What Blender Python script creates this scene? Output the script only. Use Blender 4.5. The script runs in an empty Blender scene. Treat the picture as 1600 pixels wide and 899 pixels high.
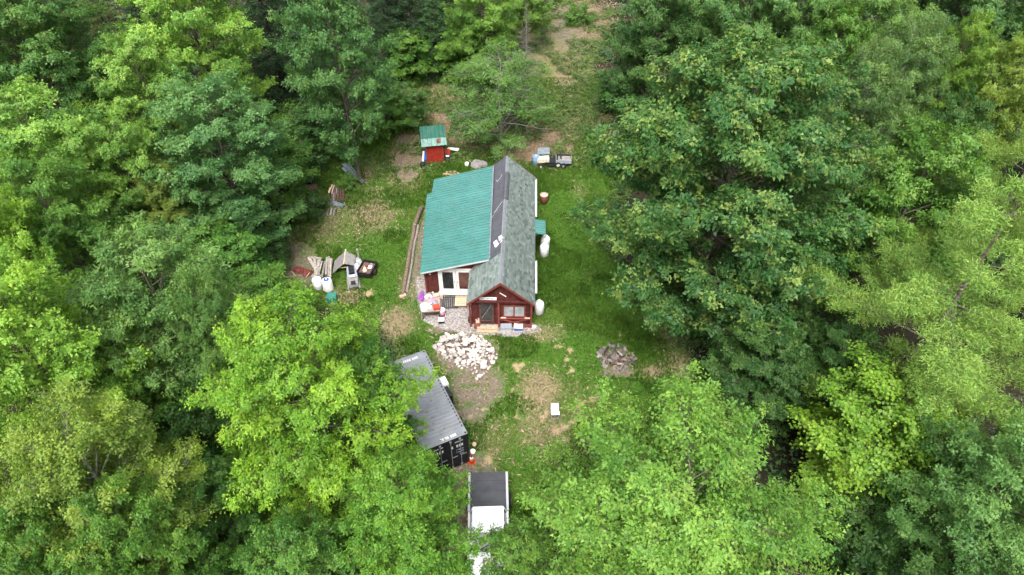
import bpy, math, random
import numpy as np
from mathutils import Matrix, Vector

# ------------------------------------------------------------------ camera, sky, sun, exposure
scene = bpy.context.scene
COL = scene.collection
CAM_H, PITCH, FOCAL = 31.5, math.radians(44.0), 1067.0      # metres, down-tilt, focal length in photo pixels
cam_d = bpy.data.cameras.new('camera')
cam_d.sensor_width = 36.0
cam_d.lens = 36.0 * FOCAL / 1600.0
cam_d.clip_start, cam_d.clip_end = 0.5, 2000.0
cam = bpy.data.objects.new('camera', cam_d)
cam.location = (0, 0, CAM_H)
cam.rotation_euler = (math.pi / 2 - PITCH, 0, 0)
COL.objects.link(cam)
scene.camera = cam

SUN_ELEV, SUN_AZ = math.radians(60), math.radians(188)      # azimuth clockwise from +Y (behind the camera)
world = bpy.data.worlds.new('World')
scene.world = world
world.use_nodes = True
wn, wl = world.node_tree.nodes, world.node_tree.links
wn.clear()
sky = wn.new('ShaderNodeTexSky')
sky.sky_type = 'NISHITA'
sky.sun_disc = False
sky.sun_elevation = SUN_ELEV
sky.sun_rotation = SUN_AZ
sky.air_density, sky.dust_density, sky.ozone_density = 1.0, 3.0, 1.0
hs = wn.new('ShaderNodeHueSaturation')                       # thin overcast: the sky light is nearly grey
hs.inputs['Saturation'].default_value = 0.22
bg = wn.new('ShaderNodeBackground')
bg.inputs['Strength'].default_value = 0.15
wo = wn.new('ShaderNodeOutputWorld')
wl.new(sky.outputs[0], hs.inputs['Color'])
wl.new(hs.outputs[0], bg.inputs['Color'])
wl.new(bg.outputs[0], wo.inputs['Surface'])

sun_d = bpy.data.lights.new('sun', 'SUN')
sun_d.energy = 1.5
sun_d.angle = math.radians(22)
sun_d.color = (1.0, 0.965, 0.91)
sun = bpy.data.objects.new('sun', sun_d)
sd = Vector((math.sin(SUN_AZ) * math.cos(SUN_ELEV), math.cos(SUN_AZ) * math.cos(SUN_ELEV), math.sin(SUN_ELEV)))
sun.rotation_euler = sd.to_track_quat('Z', 'Y').to_euler()
sun.location = (0, 0, 60)
COL.objects.link(sun)

scene.view_settings.view_transform = 'Standard'
scene.view_settings.look = 'None'
scene.view_settings.gamma = 1.0
scene.view_settings.use_curve_mapping = False
scene.view_settings.exposure = 1.62
scene.render.engine = 'CYCLES'
scene.cycles.max_bounces = 3
scene.cycles.diffuse_bounces = 2
scene.cycles.transmission_bounces = 3
scene.cycles.glossy_bounces = 2
scene.cycles.use_denoising = True
scene.cycles.use_adaptive_sampling = True
scene.cycles.adaptive_threshold = 0.03

random.seed(4)
RNG = np.random.default_rng(11)
PI = math.pi


def at(px, py, z=0.0):
    """World point at height z that the photo shows at pixel (px, py)."""
    a, b = (px - 800.0) / FOCAL, -(py - 449.5) / FOCAL
    dy = math.cos(PITCH) + b * math.sin(PITCH)
    dz = -math.sin(PITCH) + b * math.cos(PITCH)
    t = (z - CAM_H) / dz
    return Vector((a * t, dy * t, z))


def ppm(p):
    """Photo pixels per metre at a world point."""
    return FOCAL / (p[1] * math.cos(PITCH) + (CAM_H - p[2]) * math.sin(PITCH))


# ------------------------------------------------------------------ materials
def _nt(name):
    m = bpy.data.materials.new(name)
    m.use_nodes = True
    return m, m.node_tree.nodes, m.node_tree.links, m.node_tree.nodes['Principled BSDF']


def mat(name, col, rough=0.7, metal=0.0, vary=0.25, scale=6.0, bump=0.0, col2=None, spec=0.3, objrand=0.0, dirt=None, dscale=1.3, damt=0.45):
    """Procedural paint / wood / metal: two noises vary the colour, a third lays dirt in patches."""
    m, N, L, b = _nt(name)
    tc = N.new('ShaderNodeTexCoord')
    n1 = N.new('ShaderNodeTexNoise'); n1.inputs['Scale'].default_value = scale; n1.inputs['Detail'].default_value = 6
    L.new(tc.outputs['Object'], n1.inputs['Vector'])
    mx = N.new('ShaderNodeMix'); mx.data_type = 'RGBA'
    c2 = col2 or tuple(c * (1 - vary) for c in col)
    mx.inputs[6].default_value = (*[min(1, c * (1 + vary * .5)) for c in col], 1)
    mx.inputs[7].default_value = (*c2, 1)
    ramp = N.new('ShaderNodeMapRange'); ramp.inputs[1].default_value = 0.35; ramp.inputs[2].default_value = 0.68
    L.new(n1.outputs[0], ramp.inputs[0]); L.new(ramp.outputs[0], mx.inputs[0])
    out = mx.outputs[2]
    if dirt:
        n2 = N.new('ShaderNodeTexNoise'); n2.inputs['Scale'].default_value = dscale; n2.inputs['Detail'].default_value = 8
        n2.inputs['Roughness'].default_value = 0.7
        L.new(tc.outputs['Object'], n2.inputs['Vector'])
        r2 = N.new('ShaderNodeMapRange'); r2.inputs[1].default_value = 0.5; r2.inputs[2].default_value = 0.75; r2.inputs[4].default_value = damt
        L.new(n2.outputs[0], r2.inputs[0])
        m2 = N.new('ShaderNodeMix'); m2.data_type = 'RGBA'
        L.new(r2.outputs[0], m2.inputs[0]); L.new(out, m2.inputs[6]); m2.inputs[7].default_value = (*dirt, 1)
        out = m2.outputs[2]
    if objrand:
        oi = N.new('ShaderNodeObjectInfo')
        mr = N.new('ShaderNodeMapRange'); mr.inputs[3].default_value = 1 - objrand; mr.inputs[4].default_value = 1 + objrand
        L.new(oi.outputs['Random'], mr.inputs[0])
        hv = N.new('ShaderNodeHueSaturation'); L.new(mr.outputs[0], hv.inputs['Value']); L.new(out, hv.inputs['Color'])
        out = hv.outputs[0]
    L.new(out, b.inputs['Base Color'])
    b.inputs['Roughness'].default_value = rough
    b.inputs['Metallic'].default_value = metal
    b.inputs['Specular IOR Level'].default_value = spec
    if bump:
        bp = N.new('ShaderNodeBump'); bp.inputs['Strength'].default_value = bump; bp.inputs['Distance'].default_value = 0.03
        L.new(n1.outputs[0], bp.inputs['Height']); L.new(bp.outputs[0], b.inputs['Normal'])
    return m


def leaf_mat(name, trans=0.42, young=(0.27, 0.35, 0.075), rough=0.5, spec=0.3):
    """Leaf: the crown object's colour gives the species colour, per-leaf 'tint' varies it, 'young' marks new growth."""
    m, N, L, b = _nt(name)
    oi = N.new('ShaderNodeObjectInfo')
    at1 = N.new('ShaderNodeAttribute'); at1.attribute_name = 'tint'
    at2 = N.new('ShaderNodeAttribute'); at2.attribute_name = 'young'
    mr = N.new('ShaderNodeMapRange'); mr.inputs[3].default_value = 0.55; mr.inputs[4].default_value = 1.45
    L.new(at1.outputs['Fac'], mr.inputs[0])
    hr = N.new('ShaderNodeMapRange'); hr.inputs[3].default_value = 0.522; hr.inputs[4].default_value = 0.476
    L.new(at1.outputs['Fac'], hr.inputs[0])
    hv = N.new('ShaderNodeHueSaturation')
    L.new(oi.outputs['Color'], hv.inputs['Color']); L.new(mr.outputs[0], hv.inputs['Value']); L.new(hr.outputs[0], hv.inputs['Hue'])
    mul = N.new('ShaderNodeMath'); mul.operation = 'MULTIPLY'
    L.new(at2.outputs['Fac'], mul.inputs[0]); L.new(oi.outputs['Alpha'], mul.inputs[1])
    mx = N.new('ShaderNodeMix'); mx.data_type = 'RGBA'
    L.new(mul.outputs[0], mx.inputs[0]); L.new(hv.outputs[0], mx.inputs[6]); mx.inputs[7].default_value = (*young, 1)
    L.new(mx.outputs[2], b.inputs['Base Color'])
    b.inputs['Roughness'].default_value = rough
    b.inputs['Specular IOR Level'].default_value = spec
    tr = N.new('ShaderNodeBsdfTranslucent')
    g = N.new('ShaderNodeMix'); g.data_type = 'RGBA'; g.blend_type = 'MULTIPLY'; g.inputs[0].default_value = 1.0
    L.new(mx.outputs[2], g.inputs[6]); g.inputs[7].default_value = (1.25, 1.2, 0.6, 1)
    L.new(g.outputs[2], tr.inputs['Color'])
    ms = N.new('ShaderNodeMixShader'); ms.inputs[0].default_value = trans
    L.new(b.outputs[0], ms.inputs[1]); L.new(tr.outputs[0], ms.inputs[2])
    L.new(ms.outputs[0], N['Material Output'].inputs['Surface'])
    return m


M = {}
M['leaf'] = leaf_mat('leaf_green')
M['needle'] = leaf_mat('needle_green', trans=0.2, young=(0.28, 0.33, 0.07))
M['bark'] = mat('bark_grey_brown', (0.13, 0.105, 0.085), 0.9, vary=0.5, scale=9, bump=0.5)
M['bark_dark'] = mat('bark_dark', (0.06, 0.048, 0.04), 0.9, vary=0.5, scale=9, bump=0.5)
M['bark_birch'] = mat('bark_birch', (0.27, 0.255, 0.23), 0.8, vary=0.6, scale=5, bump=0.3, dirt=(0.05, 0.045, 0.04), dscale=4)
M['bark_dead'] = mat('dead_wood_grey', (0.22, 0.20, 0.185), 0.9, vary=0.35, scale=9, bump=0.3)
M['red'] = mat('barn_red_siding', (0.095, 0.021, 0.018), 0.75, vary=0.4, scale=5, dirt=(0.07, 0.03, 0.022), objrand=0.22)
M['red_trim'] = mat('red_trim', (0.19, 0.045, 0.036), 0.7, vary=0.3, scale=5, dirt=(0.2, 0.1, 0.08), objrand=0.15)
M['red_metal'] = mat('red_ribbed_metal', (0.27, 0.028, 0.018), 0.45, vary=0.25, scale=3, dirt=(0.11, 0.03, 0.02))
M['green_roof'] = mat('green_metal_roof', (0.052, 0.172, 0.155), 0.38, metal=0.0, vary=0.12, scale=1.5, spec=0.5, objrand=0.07, dirt=(0.085, 0.165, 0.14), dscale=0.9, damt=0.7)
M['green_roof_sheen'] = mat('green_metal_roof_sky_sheen', (0.10, 0.21, 0.18), 0.45, vary=0.4, scale=6, spec=0.4, dirt=(0.2, 0.24, 0.21), dscale=4)  # sky reflection on the outhouse's steep front slope, painted in as paler green
M['green_roof_dark'] = mat('green_metal_roof_dark', (0.015, 0.10, 0.07), 0.4, vary=0.15, scale=3, spec=0.5, objrand=0.08, dirt=(0.16, 0.15, 0.12))
M['felt'] = mat('roof_underlayment', (0.075, 0.075, 0.09), 0.85, vary=0.2, scale=3, bump=0.15, dirt=(0.14, 0.135, 0.14), dscale=2.0)
M['white'] = mat('white_paint', (0.72, 0.71, 0.68), 0.55, vary=0.08, scale=4, dirt=(0.45, 0.42, 0.36))
M['white_clean'] = mat('white_gloss', (0.82, 0.82, 0.82), 0.3, vary=0.04, spec=0.5, dirt=(0.55, 0.54, 0.5), dscale=2.5)
M['tank'] = mat('tank_white', (0.76, 0.76, 0.75), 0.4, vary=0.08, spec=0.4, dirt=(0.42, 0.42, 0.38), dscale=2)
M['glass'] = mat('window_glass', (0.02, 0.022, 0.024), 0.06, vary=0.2, spec=0.8)
M['glass_red'] = mat('glass_before_curtain', (0.10, 0.035, 0.03), 0.1, vary=0.4, spec=0.7)
M['curtain'] = mat('glass_before_white_curtain', (0.33, 0.34, 0.35), 0.15, vary=0.3, scale=3, spec=0.6)
M['screen'] = mat('screen_mesh', (0.055, 0.052, 0.05), 0.6, vary=0.5, scale=3)
M['wood_pale'] = mat('pale_lumber', (0.46, 0.35, 0.24), 0.8, vary=0.3, scale=8, objrand=0.2, bump=0.1)
M['wood_pink'] = mat('pinkish_board', (0.52, 0.36, 0.29), 0.8, vary=0.2, scale=8, objrand=0.1)
M['wood_grey'] = mat('weathered_grey_wood', (0.27, 0.24, 0.21), 0.85, vary=0.4, scale=9, objrand=0.3, bump=0.15)
M['wood_rust'] = mat('rusty_brown_slat', (0.105, 0.055, 0.045), 0.85, vary=0.4, scale=7, objrand=0.3)
M['log'] = mat('barked_log', (0.17, 0.125, 0.09), 0.9, vary=0.5, scale=8, objrand=0.25, bump=0.4)
M['log_end'] = mat('cut_log_end', (0.5, 0.33, 0.24), 0.8, vary=0.25, scale=9)
M['char'] = mat('charred_wood', (0.03, 0.027, 0.025), 0.9, vary=0.5, scale=9, objrand=0.3)
M['stone_white'] = mat('white_quarry_stone', (0.50, 0.46, 0.42), 0.85, vary=0.3, scale=4, objrand=0.35, bump=0.3, dirt=(0.30, 0.19, 0.14), dscale=2.2, damt=0.8)
M['rubble'] = mat('pinkish_stone_rubble', (0.17, 0.13, 0.11), 0.95, vary=0.5, scale=14, bump=0.6, dirt=(0.28, 0.22, 0.19), dscale=6, damt=0.7)
M['stone_grey'] = mat('grey_field_stone', (0.16, 0.14, 0.125), 0.9, vary=0.4, scale=5, objrand=0.6, bump=0.3)
M['rock'] = mat('rock_outcrop', (0.25, 0.22, 0.20), 0.9, vary=0.4, scale=3, bump=0.4, dirt=(0.10, 0.11, 0.06), objrand=0.15)
M['cont_roof'] = mat('container_grey_roof', (0.20, 0.215, 0.235), 0.6, vary=0.15, scale=2, dirt=(0.27, 0.26, 0.25), dscale=1.2)
M['cont_side'] = mat('container_dark_side', (0.012, 0.013, 0.015), 0.6, vary=0.3, scale=3, dirt=(0.04, 0.035, 0.03))
M['steel'] = mat('galvanised_steel', (0.35, 0.35, 0.36), 0.5, metal=0.5, vary=0.25)
M['black'] = mat('black_plastic', (0.018, 0.018, 0.02), 0.55, vary=0.3)
M['rubber'] = mat('tyre_rubber', (0.02, 0.02, 0.021), 0.85, vary=0.3)
M['tonneau'] = mat('tonneau_vinyl', (0.055, 0.057, 0.066), 0.6, vary=0.2, scale=3, bump=0.1, dirt=(0.10, 0.10, 0.10))
M['truck_white'] = mat('truck_white_paint', (0.80, 0.80, 0.81), 0.25, vary=0.03, spec=0.6)
M['chrome'] = mat('chrome', (0.55, 0.55, 0.56), 0.2, metal=0.9, vary=0.1)
M['lamp_glass'] = mat('headlamp_glass', (0.6, 0.6, 0.6), 0.1, vary=0.1, spec=0.8)
M['orange'] = mat('cone_orange', (0.45, 0.07, 0.018), 0.5, vary=0.15)
M['redplastic'] = mat('red_plastic', (0.55, 0.06, 0.035), 0.5, vary=0.2)
M['dullred'] = mat('faded_red_tarp', (0.15, 0.035, 0.03), 0.7, vary=0.4)
M['blue'] = mat('blue_plastic', (0.03, 0.10, 0.42), 0.45, vary=0.2)
M['paleblue'] = mat('faded_blue_plastic', (0.17, 0.25, 0.38), 0.5, vary=0.3)
M['teal'] = mat('teal_plastic', (0.03, 0.19, 0.165), 0.5, vary=0.2)
M['purple'] = mat('purple_cloth', (0.26, 0.07, 0.32), 0.8, vary=0.3)
M['pink'] = mat('pink_cloth', (0.55, 0.25, 0.33), 0.8, vary=0.3)
M['tote_grey'] = mat('grey_plastic', (0.27, 0.29, 0.33), 0.5, vary=0.15)
M['tote_pale'] = mat('pale_grey_plastic', (0.46, 0.47, 0.48), 0.5, vary=0.12)
M['tarp'] = mat('grey_tarp', (0.23, 0.215, 0.205), 0.75, vary=0.25, scale=4, bump=0.2)
M['cream'] = mat('cream_plastic', (0.56, 0.52, 0.40), 0.5, vary=0.2)
M['rust'] = mat('rusty_iron', (0.14, 0.055, 0.03), 0.85, vary=0.5, scale=7)
M['terracotta'] = mat('terracotta_clay', (0.16, 0.05, 0.036), 0.8, vary=0.25)
M['mat_dark'] = mat('dark_rubber_mat', (0.05, 0.048, 0.05), 0.9, vary=0.5, scale=12)
M['slate'] = mat('wet_grey_sheet', (0.16, 0.19, 0.22), 0.5, vary=0.3, dirt=(0.1, 0.1, 0.07))
M['ink'] = mat('faded_lettering', (0.16, 0.15, 0.15), 0.8, vary=0.2)
M['paint_letter'] = mat('white_lettering', (0.62, 0.62, 0.62), 0.6, vary=0.2)
M['soil'] = mat('potting_soil', (0.06, 0.042, 0.03), 0.95, vary=0.4, bump=0.3)


def tint_mat(name, lo, hi, rough=0.85, trans=0.0):
    """Colour picked per piece by the 'tint' attribute, between lo and hi."""
    m, N, L, b = _nt(name)
    a = N.new('ShaderNodeAttribute'); a.attribute_name = 'tint'
    mx = N.new('ShaderNodeMix'); mx.data_type = 'RGBA'
    mx.inputs[6].default_value = (*lo, 1); mx.inputs[7].default_value = (*hi, 1)
    L.new(a.outputs['Fac'], mx.inputs[0]); L.new(mx.outputs[2], b.inputs['Base Color'])
    b.inputs['Roughness'].default_value = rough
    b.inputs['Specular IOR Level'].default_value = 0.2
    if trans:
        tr = N.new('ShaderNodeBsdfTranslucent'); L.new(mx.outputs[2], tr.inputs['Color'])
        ms = N.new('ShaderNodeMixShader'); ms.inputs[0].default_value = trans
        L.new(b.outputs[0], ms.inputs[1]); L.new(tr.outputs[0], ms.inputs[2])
        L.new(ms.outputs[0], N['Material Output'].inputs['Surface'])
    return m


M['shingle'] = tint_mat('asphalt_shingle', (0.08, 0.115, 0.104), (0.35, 0.41, 0.38), 0.9)
M['grass'] = tint_mat('grass_blade', (0.036, 0.098, 0.011), (0.15, 0.27, 0.034), 0.7, 0.35)
M['deadleaf'] = tint_mat('dead_leaves_and_twigs', (0.11, 0.075, 0.05), (0.35, 0.265, 0.18), 0.9)
M['weed'] = leaf_mat('weed_green', trans=0.3)


# ------------------------------------------------------------------ mesh helpers
class MB:
    """Collects boxes, tubes, prisms; build() links them as ONE mesh object."""
    def __init__(s):
        s.v, s.f = [], []

    def add(s, vs, fs):
        o = len(s.v)
        s.v += [tuple(v) for v in vs]
        s.f += [tuple(i + o for i in f) for f in fs]
        return s

    def box(s, c, d, rz=0.0, rx=0.0, ry=0.0, taper=1.0):
        R = Matrix.Rotation(rz, 3, 'Z') @ Matrix.Rotation(ry, 3, 'Y') @ Matrix.Rotation(rx, 3, 'X')
        vs = []
        for z in (-.5, .5):
            k = taper if z > 0 else 1.0
            for x, y in ((-.5, -.5), (.5, -.5), (.5, .5), (-.5, .5)):
                vs.append(R @ Vector((x * d[0] * k, y * d[1] * k, z * d[2])) + Vector(c))
        return s.add(vs, [(3, 2, 1, 0), (4, 5, 6, 7), (0, 1, 5, 4), (1, 2, 6, 5), (2, 3, 7, 6), (3, 0, 4, 7)])

    def bar(s, a, b, w, h=None, roll=0.0):
        a, b = Vector(a), Vector(b)
        h = h or w
        d = b - a
        q = d.to_track_quat('X', 'Z').to_matrix() @ Matrix.Rotation(roll, 3, 'X')
        vs = []
        for t in (a, b):
            for y, z in ((-.5, -.5), (.5, -.5), (.5, .5), (-.5, .5)):
                vs.append(t + q @ Vector((0, y * w, z * h)))
        return s.add(vs, [(3, 2, 1, 0), (4, 5, 6, 7), (0, 1, 5, 4), (1, 2, 6, 5), (2, 3, 7, 6), (3, 0, 4, 7)])

    def tube(s, pts, rad, n=8, cap=True):
        pts = [Vector(p) for p in pts]
        if not hasattr(rad, '__len__'):
            rad = [rad] * len(pts)
        vs, fs = [], []
        for i, p in enumerate(pts):
            d = (pts[min(i + 1, len(pts) - 1)] - pts[max(i - 1, 0)])
            if d.length < 1e-6:
                d = Vector((0, 0, 1))
            d.normalize()
            r = Vector((1, 0, 0)) if abs(d.x) < 0.8 else Vector((0, 1, 0))
            u = d.cross(r).normalized(); w = d.cross(u)
            for k in range(n):
                a = 2 * PI * k / n
                vs.append(p + (u * math.cos(a) + w * math.sin(a)) * rad[i])
        for i in range(len(pts) - 1):
            for k in range(n):
                k2 = (k + 1) % n
                fs.append((i * n + k, i * n + k2, (i + 1) * n + k2, (i + 1) * n + k))
        if cap:
            fs.append(tuple(range(n - 1, -1, -1)))
            fs.append(tuple(range((len(pts) - 1) * n, len(pts) * n)))
        return s.add(vs, fs)

    def lathe(s, prof, n=16, c=(0, 0, 0)):
        c = Vector(c)
        vs, fs = [], []
        for r, z in prof:
            for k in range(n):
                a = 2 * PI * k / n
                vs.append(c + Vector((r * math.cos(a), r * math.sin(a), z)))
        for i in range(len(prof) - 1):
            for k in range(n):
                k2 = (k + 1) % n
                fs.append((i * n + k, i * n + k2, (i + 1) * n + k2, (i + 1) * n + k))
        fs.append(tuple(range(n - 1, -1, -1)))
        fs.append(tuple(range((len(prof) - 1) * n, len(prof) * n)))
        return s.add(vs, fs)

    def prism(s, poly, ext):
        """poly: 3-D points of one face, ext: extrusion vector."""
        n = len(poly); e = Vector(ext)
        vs = [Vector(p) for p in poly] + [Vector(p) + e for p in poly]
        fs = [tuple(range(n - 1, -1, -1)), tuple(range(n, 2 * n))]
        fs += [(i, (i + 1) % n, n + (i + 1) % n, n + i) for i in range(n)]
        return s.add(vs, fs)

    def build(s, name, m, parent=None, smooth=False, loc=None, rz=0.0):
        me = bpy.data.meshes.new(name)
        me.from_pydata([tuple(v) for v in s.v], [], s.f)
        me.update()
        if smooth:
            me.polygons.foreach_set('use_smooth', [True] * len(me.polygons))
        me.materials.append(M[m] if isinstance(m, str) else m)
        return link(name, me, parent, loc, rz)


def link(name, me, parent=None, loc=None, rz=0.0):
    o = bpy.data.objects.new(name, me)
    COL.objects.link(o)
    if parent:
        o.parent = parent
    if loc is not None:
        o.location = loc
    o.rotation_euler.z = rz
    return o


def tag(o, label=None, cat=None, group=None, kind=None):
    for k, v in (('label', label), ('category', cat), ('group', group), ('kind', kind)):
        if v:
            o[k] = v
    return o


def thing(name, label, cat, loc=(0, 0, 0), rz=0.0, group=None):
    o = link(name, None, None, loc, rz)
    o.empty_display_size = 0.3
    return tag(o, label, cat, group)


def np_mesh(name, V, Q, m, attrs=None, smooth=False):
    """Mesh from numpy arrays; Q is (n,3) or (n,4)."""
    me = bpy.data.meshes.new(name)
    V = np.ascontiguousarray(V, dtype=np.float32); Q = np.ascontiguousarray(Q, dtype=np.int32)
    k = Q.shape[1]
    me.vertices.add(len(V)); me.vertices.foreach_set('co', V.ravel())
    me.loops.add(Q.size); me.loops.foreach_set('vertex_index', Q.ravel())
    me.polygons.add(len(Q))
    me.polygons.foreach_set('loop_start', np.arange(0, Q.size, k, dtype=np.int32))
    me.polygons.foreach_set('loop_total', np.full(len(Q), k, dtype=np.int32))
    if smooth:
        me.polygons.foreach_set('use_smooth', np.ones(len(Q), dtype=bool))
    for an, arr in (attrs or {}).items():
        a = me.attributes.new(an, 'FLOAT', 'POINT')
        a.data.foreach_set('value', np.ascontiguousarray(arr, dtype=np.float32))
    me.update(calc_edges=True)
    me.materials.append(M[m] if isinstance(m, str) else m)
    return me


def hull_stone(seed, sq=(1, 1, 0.7), n=13):
    import bmesh
    r = random.Random(seed)
    bm = bmesh.new()
    for _ in range(n):
        v = Vector((r.gauss(0, 1), r.gauss(0, 1), r.gauss(0, 1))).normalized() * r.uniform(.8, 1.1)
        bm.verts.new((v.x * sq[0], v.y * sq[1], v.z * sq[2]))
    res = bmesh.ops.convex_hull(bm, input=bm.verts)
    bmesh.ops.delete(bm, geom=[g for g in res['geom_interior'] if isinstance(g, bmesh.types.BMVert)], context='VERTS')
    me = bpy.data.meshes.new('stone')
    bm.to_mesh(me); bm.free()
    return me
# ------------------------------------------------------------------ ground
def poly_sd(X, Y, poly):
    """Signed distance to a polygon (positive inside), numpy arrays."""
    d = np.full(X.shape, 1e9); inside = np.zeros(X.shape, bool)
    n = len(poly)
    for i in range(n):
        x0, y0 = poly[i]; x1, y1 = poly[(i + 1) % n]
        dx, dy = x1 - x0, y1 - y0
        t = np.clip(((X - x0) * dx + (Y - y0) * dy) / (dx * dx + dy * dy + 1e-9), 0, 1)
        d = np.minimum(d, np.hypot(X - x0 - t * dx, Y - y0 - t * dy))
        c = ((y0 > Y) != (y1 > Y)) & (X < (x1 - x0) * (Y - y0) / (y1 - y0 + 1e-12) + x0)
        inside ^= c
    return np.where(inside, d, -d)


def px_poly(pts):
    return [tuple(at(*p)[:2]) for p in pts]


CLEARING = px_poly([(430, 470), (440, 400), (470, 330), (520, 240), (600, 190), (610, 115), (700, 95), (740, 60), (860, 20), (900, -5), (960, 20),
                    (925, 110), (960, 175), (1020, 190), (960, 300), (940, 380), (1040, 480), (1090, 590), (1000, 700), (900, 760), (840, 899),
                    (830, 1000), (640, 1000), (690, 800), (650, 600), (600, 520), (520, 480)])


def vnoise(X, Y, s, seed):
    """Smooth value noise, numpy."""
    r = np.random.default_rng(seed); T = r.random((64, 64))
    x, y = X / s, Y / s
    i, j = np.floor(x).astype(int), np.floor(y).astype(int)
    u, v = x - i, y - j
    u, v = u * u * (3 - 2 * u), v * v * (3 - 2 * v)
    g = lambda a, b: T[a % 64, b % 64]
    return (g(i, j) * (1 - u) + g(i + 1, j) * u) * (1 - v) + (g(i, j + 1) * (1 - u) + g(i + 1, j + 1) * u) * v


def height(X, Y):
    X, Y = np.asarray(X, float), np.asarray(Y, float)
    w = np.clip(-poly_sd(X, Y, CLEARING) / 6.0, 0, 1)
    return (vnoise(X, Y, 1.3, 1) - .5) * 0.05 + (vnoise(X, Y, 7, 2) - .5) * 0.55 * w


def hz(x, y):
    return float(height(np.array([x]), np.array([y]))[0])


def blobs(X, Y, lst):
    """Soft ellipses given where the photo shows them: (px, py, half width px, half height px, strength)."""
    o = np.zeros(X.shape)
    for px, py, rx, ry, k in lst:
        c = at(px, py); s = ppm(c)
        e = at(px, py - ry); ryw = abs(e.y - c.y)
        d = np.hypot((X - c.x) / (rx / s), (Y - c.y) / ryw)
        o = np.maximum(o, k * np.clip(1.35 - d * 0.8, 0, 1))
    return o


def axis(lo, hi, step, far):
    a = list(np.arange(lo, hi + 1e-6, step)); d = step
    while a[-1] < far:
        d *= 1.35; a.append(a[-1] + d)
    d = step
    while a[0] > -far:
        d *= 1.35; a.insert(0, a[0] - d)
    return np.array(a)


gx, gy = axis(-20, 16, 0.2, 420), axis(12, 60, 0.2, 520)
GX, GY = np.meshgrid(gx, gy)
GZ = height(GX, GY)
csd = poly_sd(GX, GY, CLEARING)
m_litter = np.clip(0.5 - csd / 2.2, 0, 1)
m_tan = blobs(GX, GY, [
    (580, 335, 32, 22, .9), (560, 345, 55, 30, .45), (500, 340, 50, 45, .6), (445, 385, 25, 30, .8), (620, 505, 26, 22, .95), (600, 520, 25, 30, .8), (575, 265, 14, 20, .8),
    (585, 300, 22, 9, .5), (640, 290, 20, 14, .55), (690, 350, 60, 120, .0), (540, 465, 28, 14, .8), (630, 445, 12, 30, .35), (520, 350, 40, 22, .5),
    (680, 140, 70, 24, .95), (680, 180, 26, 40, 1.0), (640, 235, 34, 46, .95), (740, 225, 70, 22, .8), (890, 130, 26, 60, .9), (905, 195, 80, 22, .85),
    (850, 60, 50, 50, .7), (930, 240, 60, 20, .6), (985, 200, 35, 25, .6), (880, 100, 60, 60, .5), (960, 185, 60, 16, .9), (900, 220, 90, 36, .5),
    (842, 610, 30, 32, .95), (845, 665, 40, 45, .6), (880, 640, 55, 60, .35), (900, 690, 60, 40, .4), (770, 690, 40, 50, .4), (1020, 580, 24, 14, .7), (1070, 575, 26, 26, .85), (1050, 520, 30, 50, .5), (1060, 470, 26, 50, .45),
    (850, 522, 34, 12, .6), (905, 300, 12, 16, .4), (700, 555, 30, 26, .4)])
m_dirt = blobs(GX, GY, [
    (728, 553, 46, 30, .9),
    (640, 250, 22, 32, .9), (745, 605, 40, 32, .95), (735, 645, 30, 20, .7), (700, 575, 18, 14, .6), (735, 750, 34, 38, 1.0), (720, 790, 26, 70, 1.0), (965, 582, 24, 9, .95), (963, 562, 24, 15, .8),
    (640, 220, 26, 12, .7), (960, 62, 34, 20, .7), (893, 40, 34, 40, .8), (425, 155, 40, 60, .8), (1075, 585, 22, 16, .7), (450, 430, 40, 45, .9), (655, 395, 8, 75, .75), (640, 455, 16, 16, .5), (700, 516, 40, 8, .7)])
m_orange = blobs(GX, GY, [(740, 220, 40, 14, .9), (830, 225, 60, 26, 1.0), (800, 212, 50, 14, .8), (870, 215, 50, 20, .6), (690, 195, 20, 40, .6), (930, 30, 40, 40, .7), (640, 240, 28, 40, .5)])
gravel_poly = px_poly([(650, 432), (668, 430), (674, 462), (752, 464), (752, 505), (838, 508), (846, 518), (800, 527), (720, 520), (684, 514), (660, 500), (652, 470)])
m_gravel = np.clip(0.5 + poly_sd(GX, GY, gravel_poly) / 0.5, 0, 1)
spots = [(806, 572, 7, 4), (816, 570, 5, 4), (808, 580, 5, 3), (872, 542, 9, 3), (890, 548, 6, 5), (893, 580, 5, 4), (805, 650, 4, 5), (763, 718, 7, 8), (926, 624, 8, 4), (938, 618, 4, 4), (901, 625, 5, 3), (902, 637, 6, 4),
         (908, 645, 4, 3), (868, 672, 8, 5), (883, 668, 6, 5), (870, 678, 5, 4), (905, 655, 5, 3), (880, 690, 6, 6), (920, 650, 5, 3), (900, 600, 3, 2), (800, 610, 4, 3), (838, 640, 4, 3), (967, 524, 4, 5), (885, 563, 5, 4), (893, 635, 5, 3), (787, 652, 4, 3),
         (757, 640, 6, 3), (735, 651, 5, 3), (846, 655, 5, 4), (852, 645, 5, 4), (893, 660, 6, 3), (911, 662, 4, 3), (820, 690, 4, 3), (910, 630, 5, 3), (575, 460, 8, 5)]
m_spot = blobs(GX, GY, [(a, b, c * .95, d * 1.05, .9) for a, b, c, d in spots])
idx = np.arange(GX.size).reshape(GX.shape)
Q = np.stack([idx[:-1, :-1], idx[:-1, 1:], idx[1:, 1:], idx[1:, :-1]], -1).reshape(-1, 4)


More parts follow.
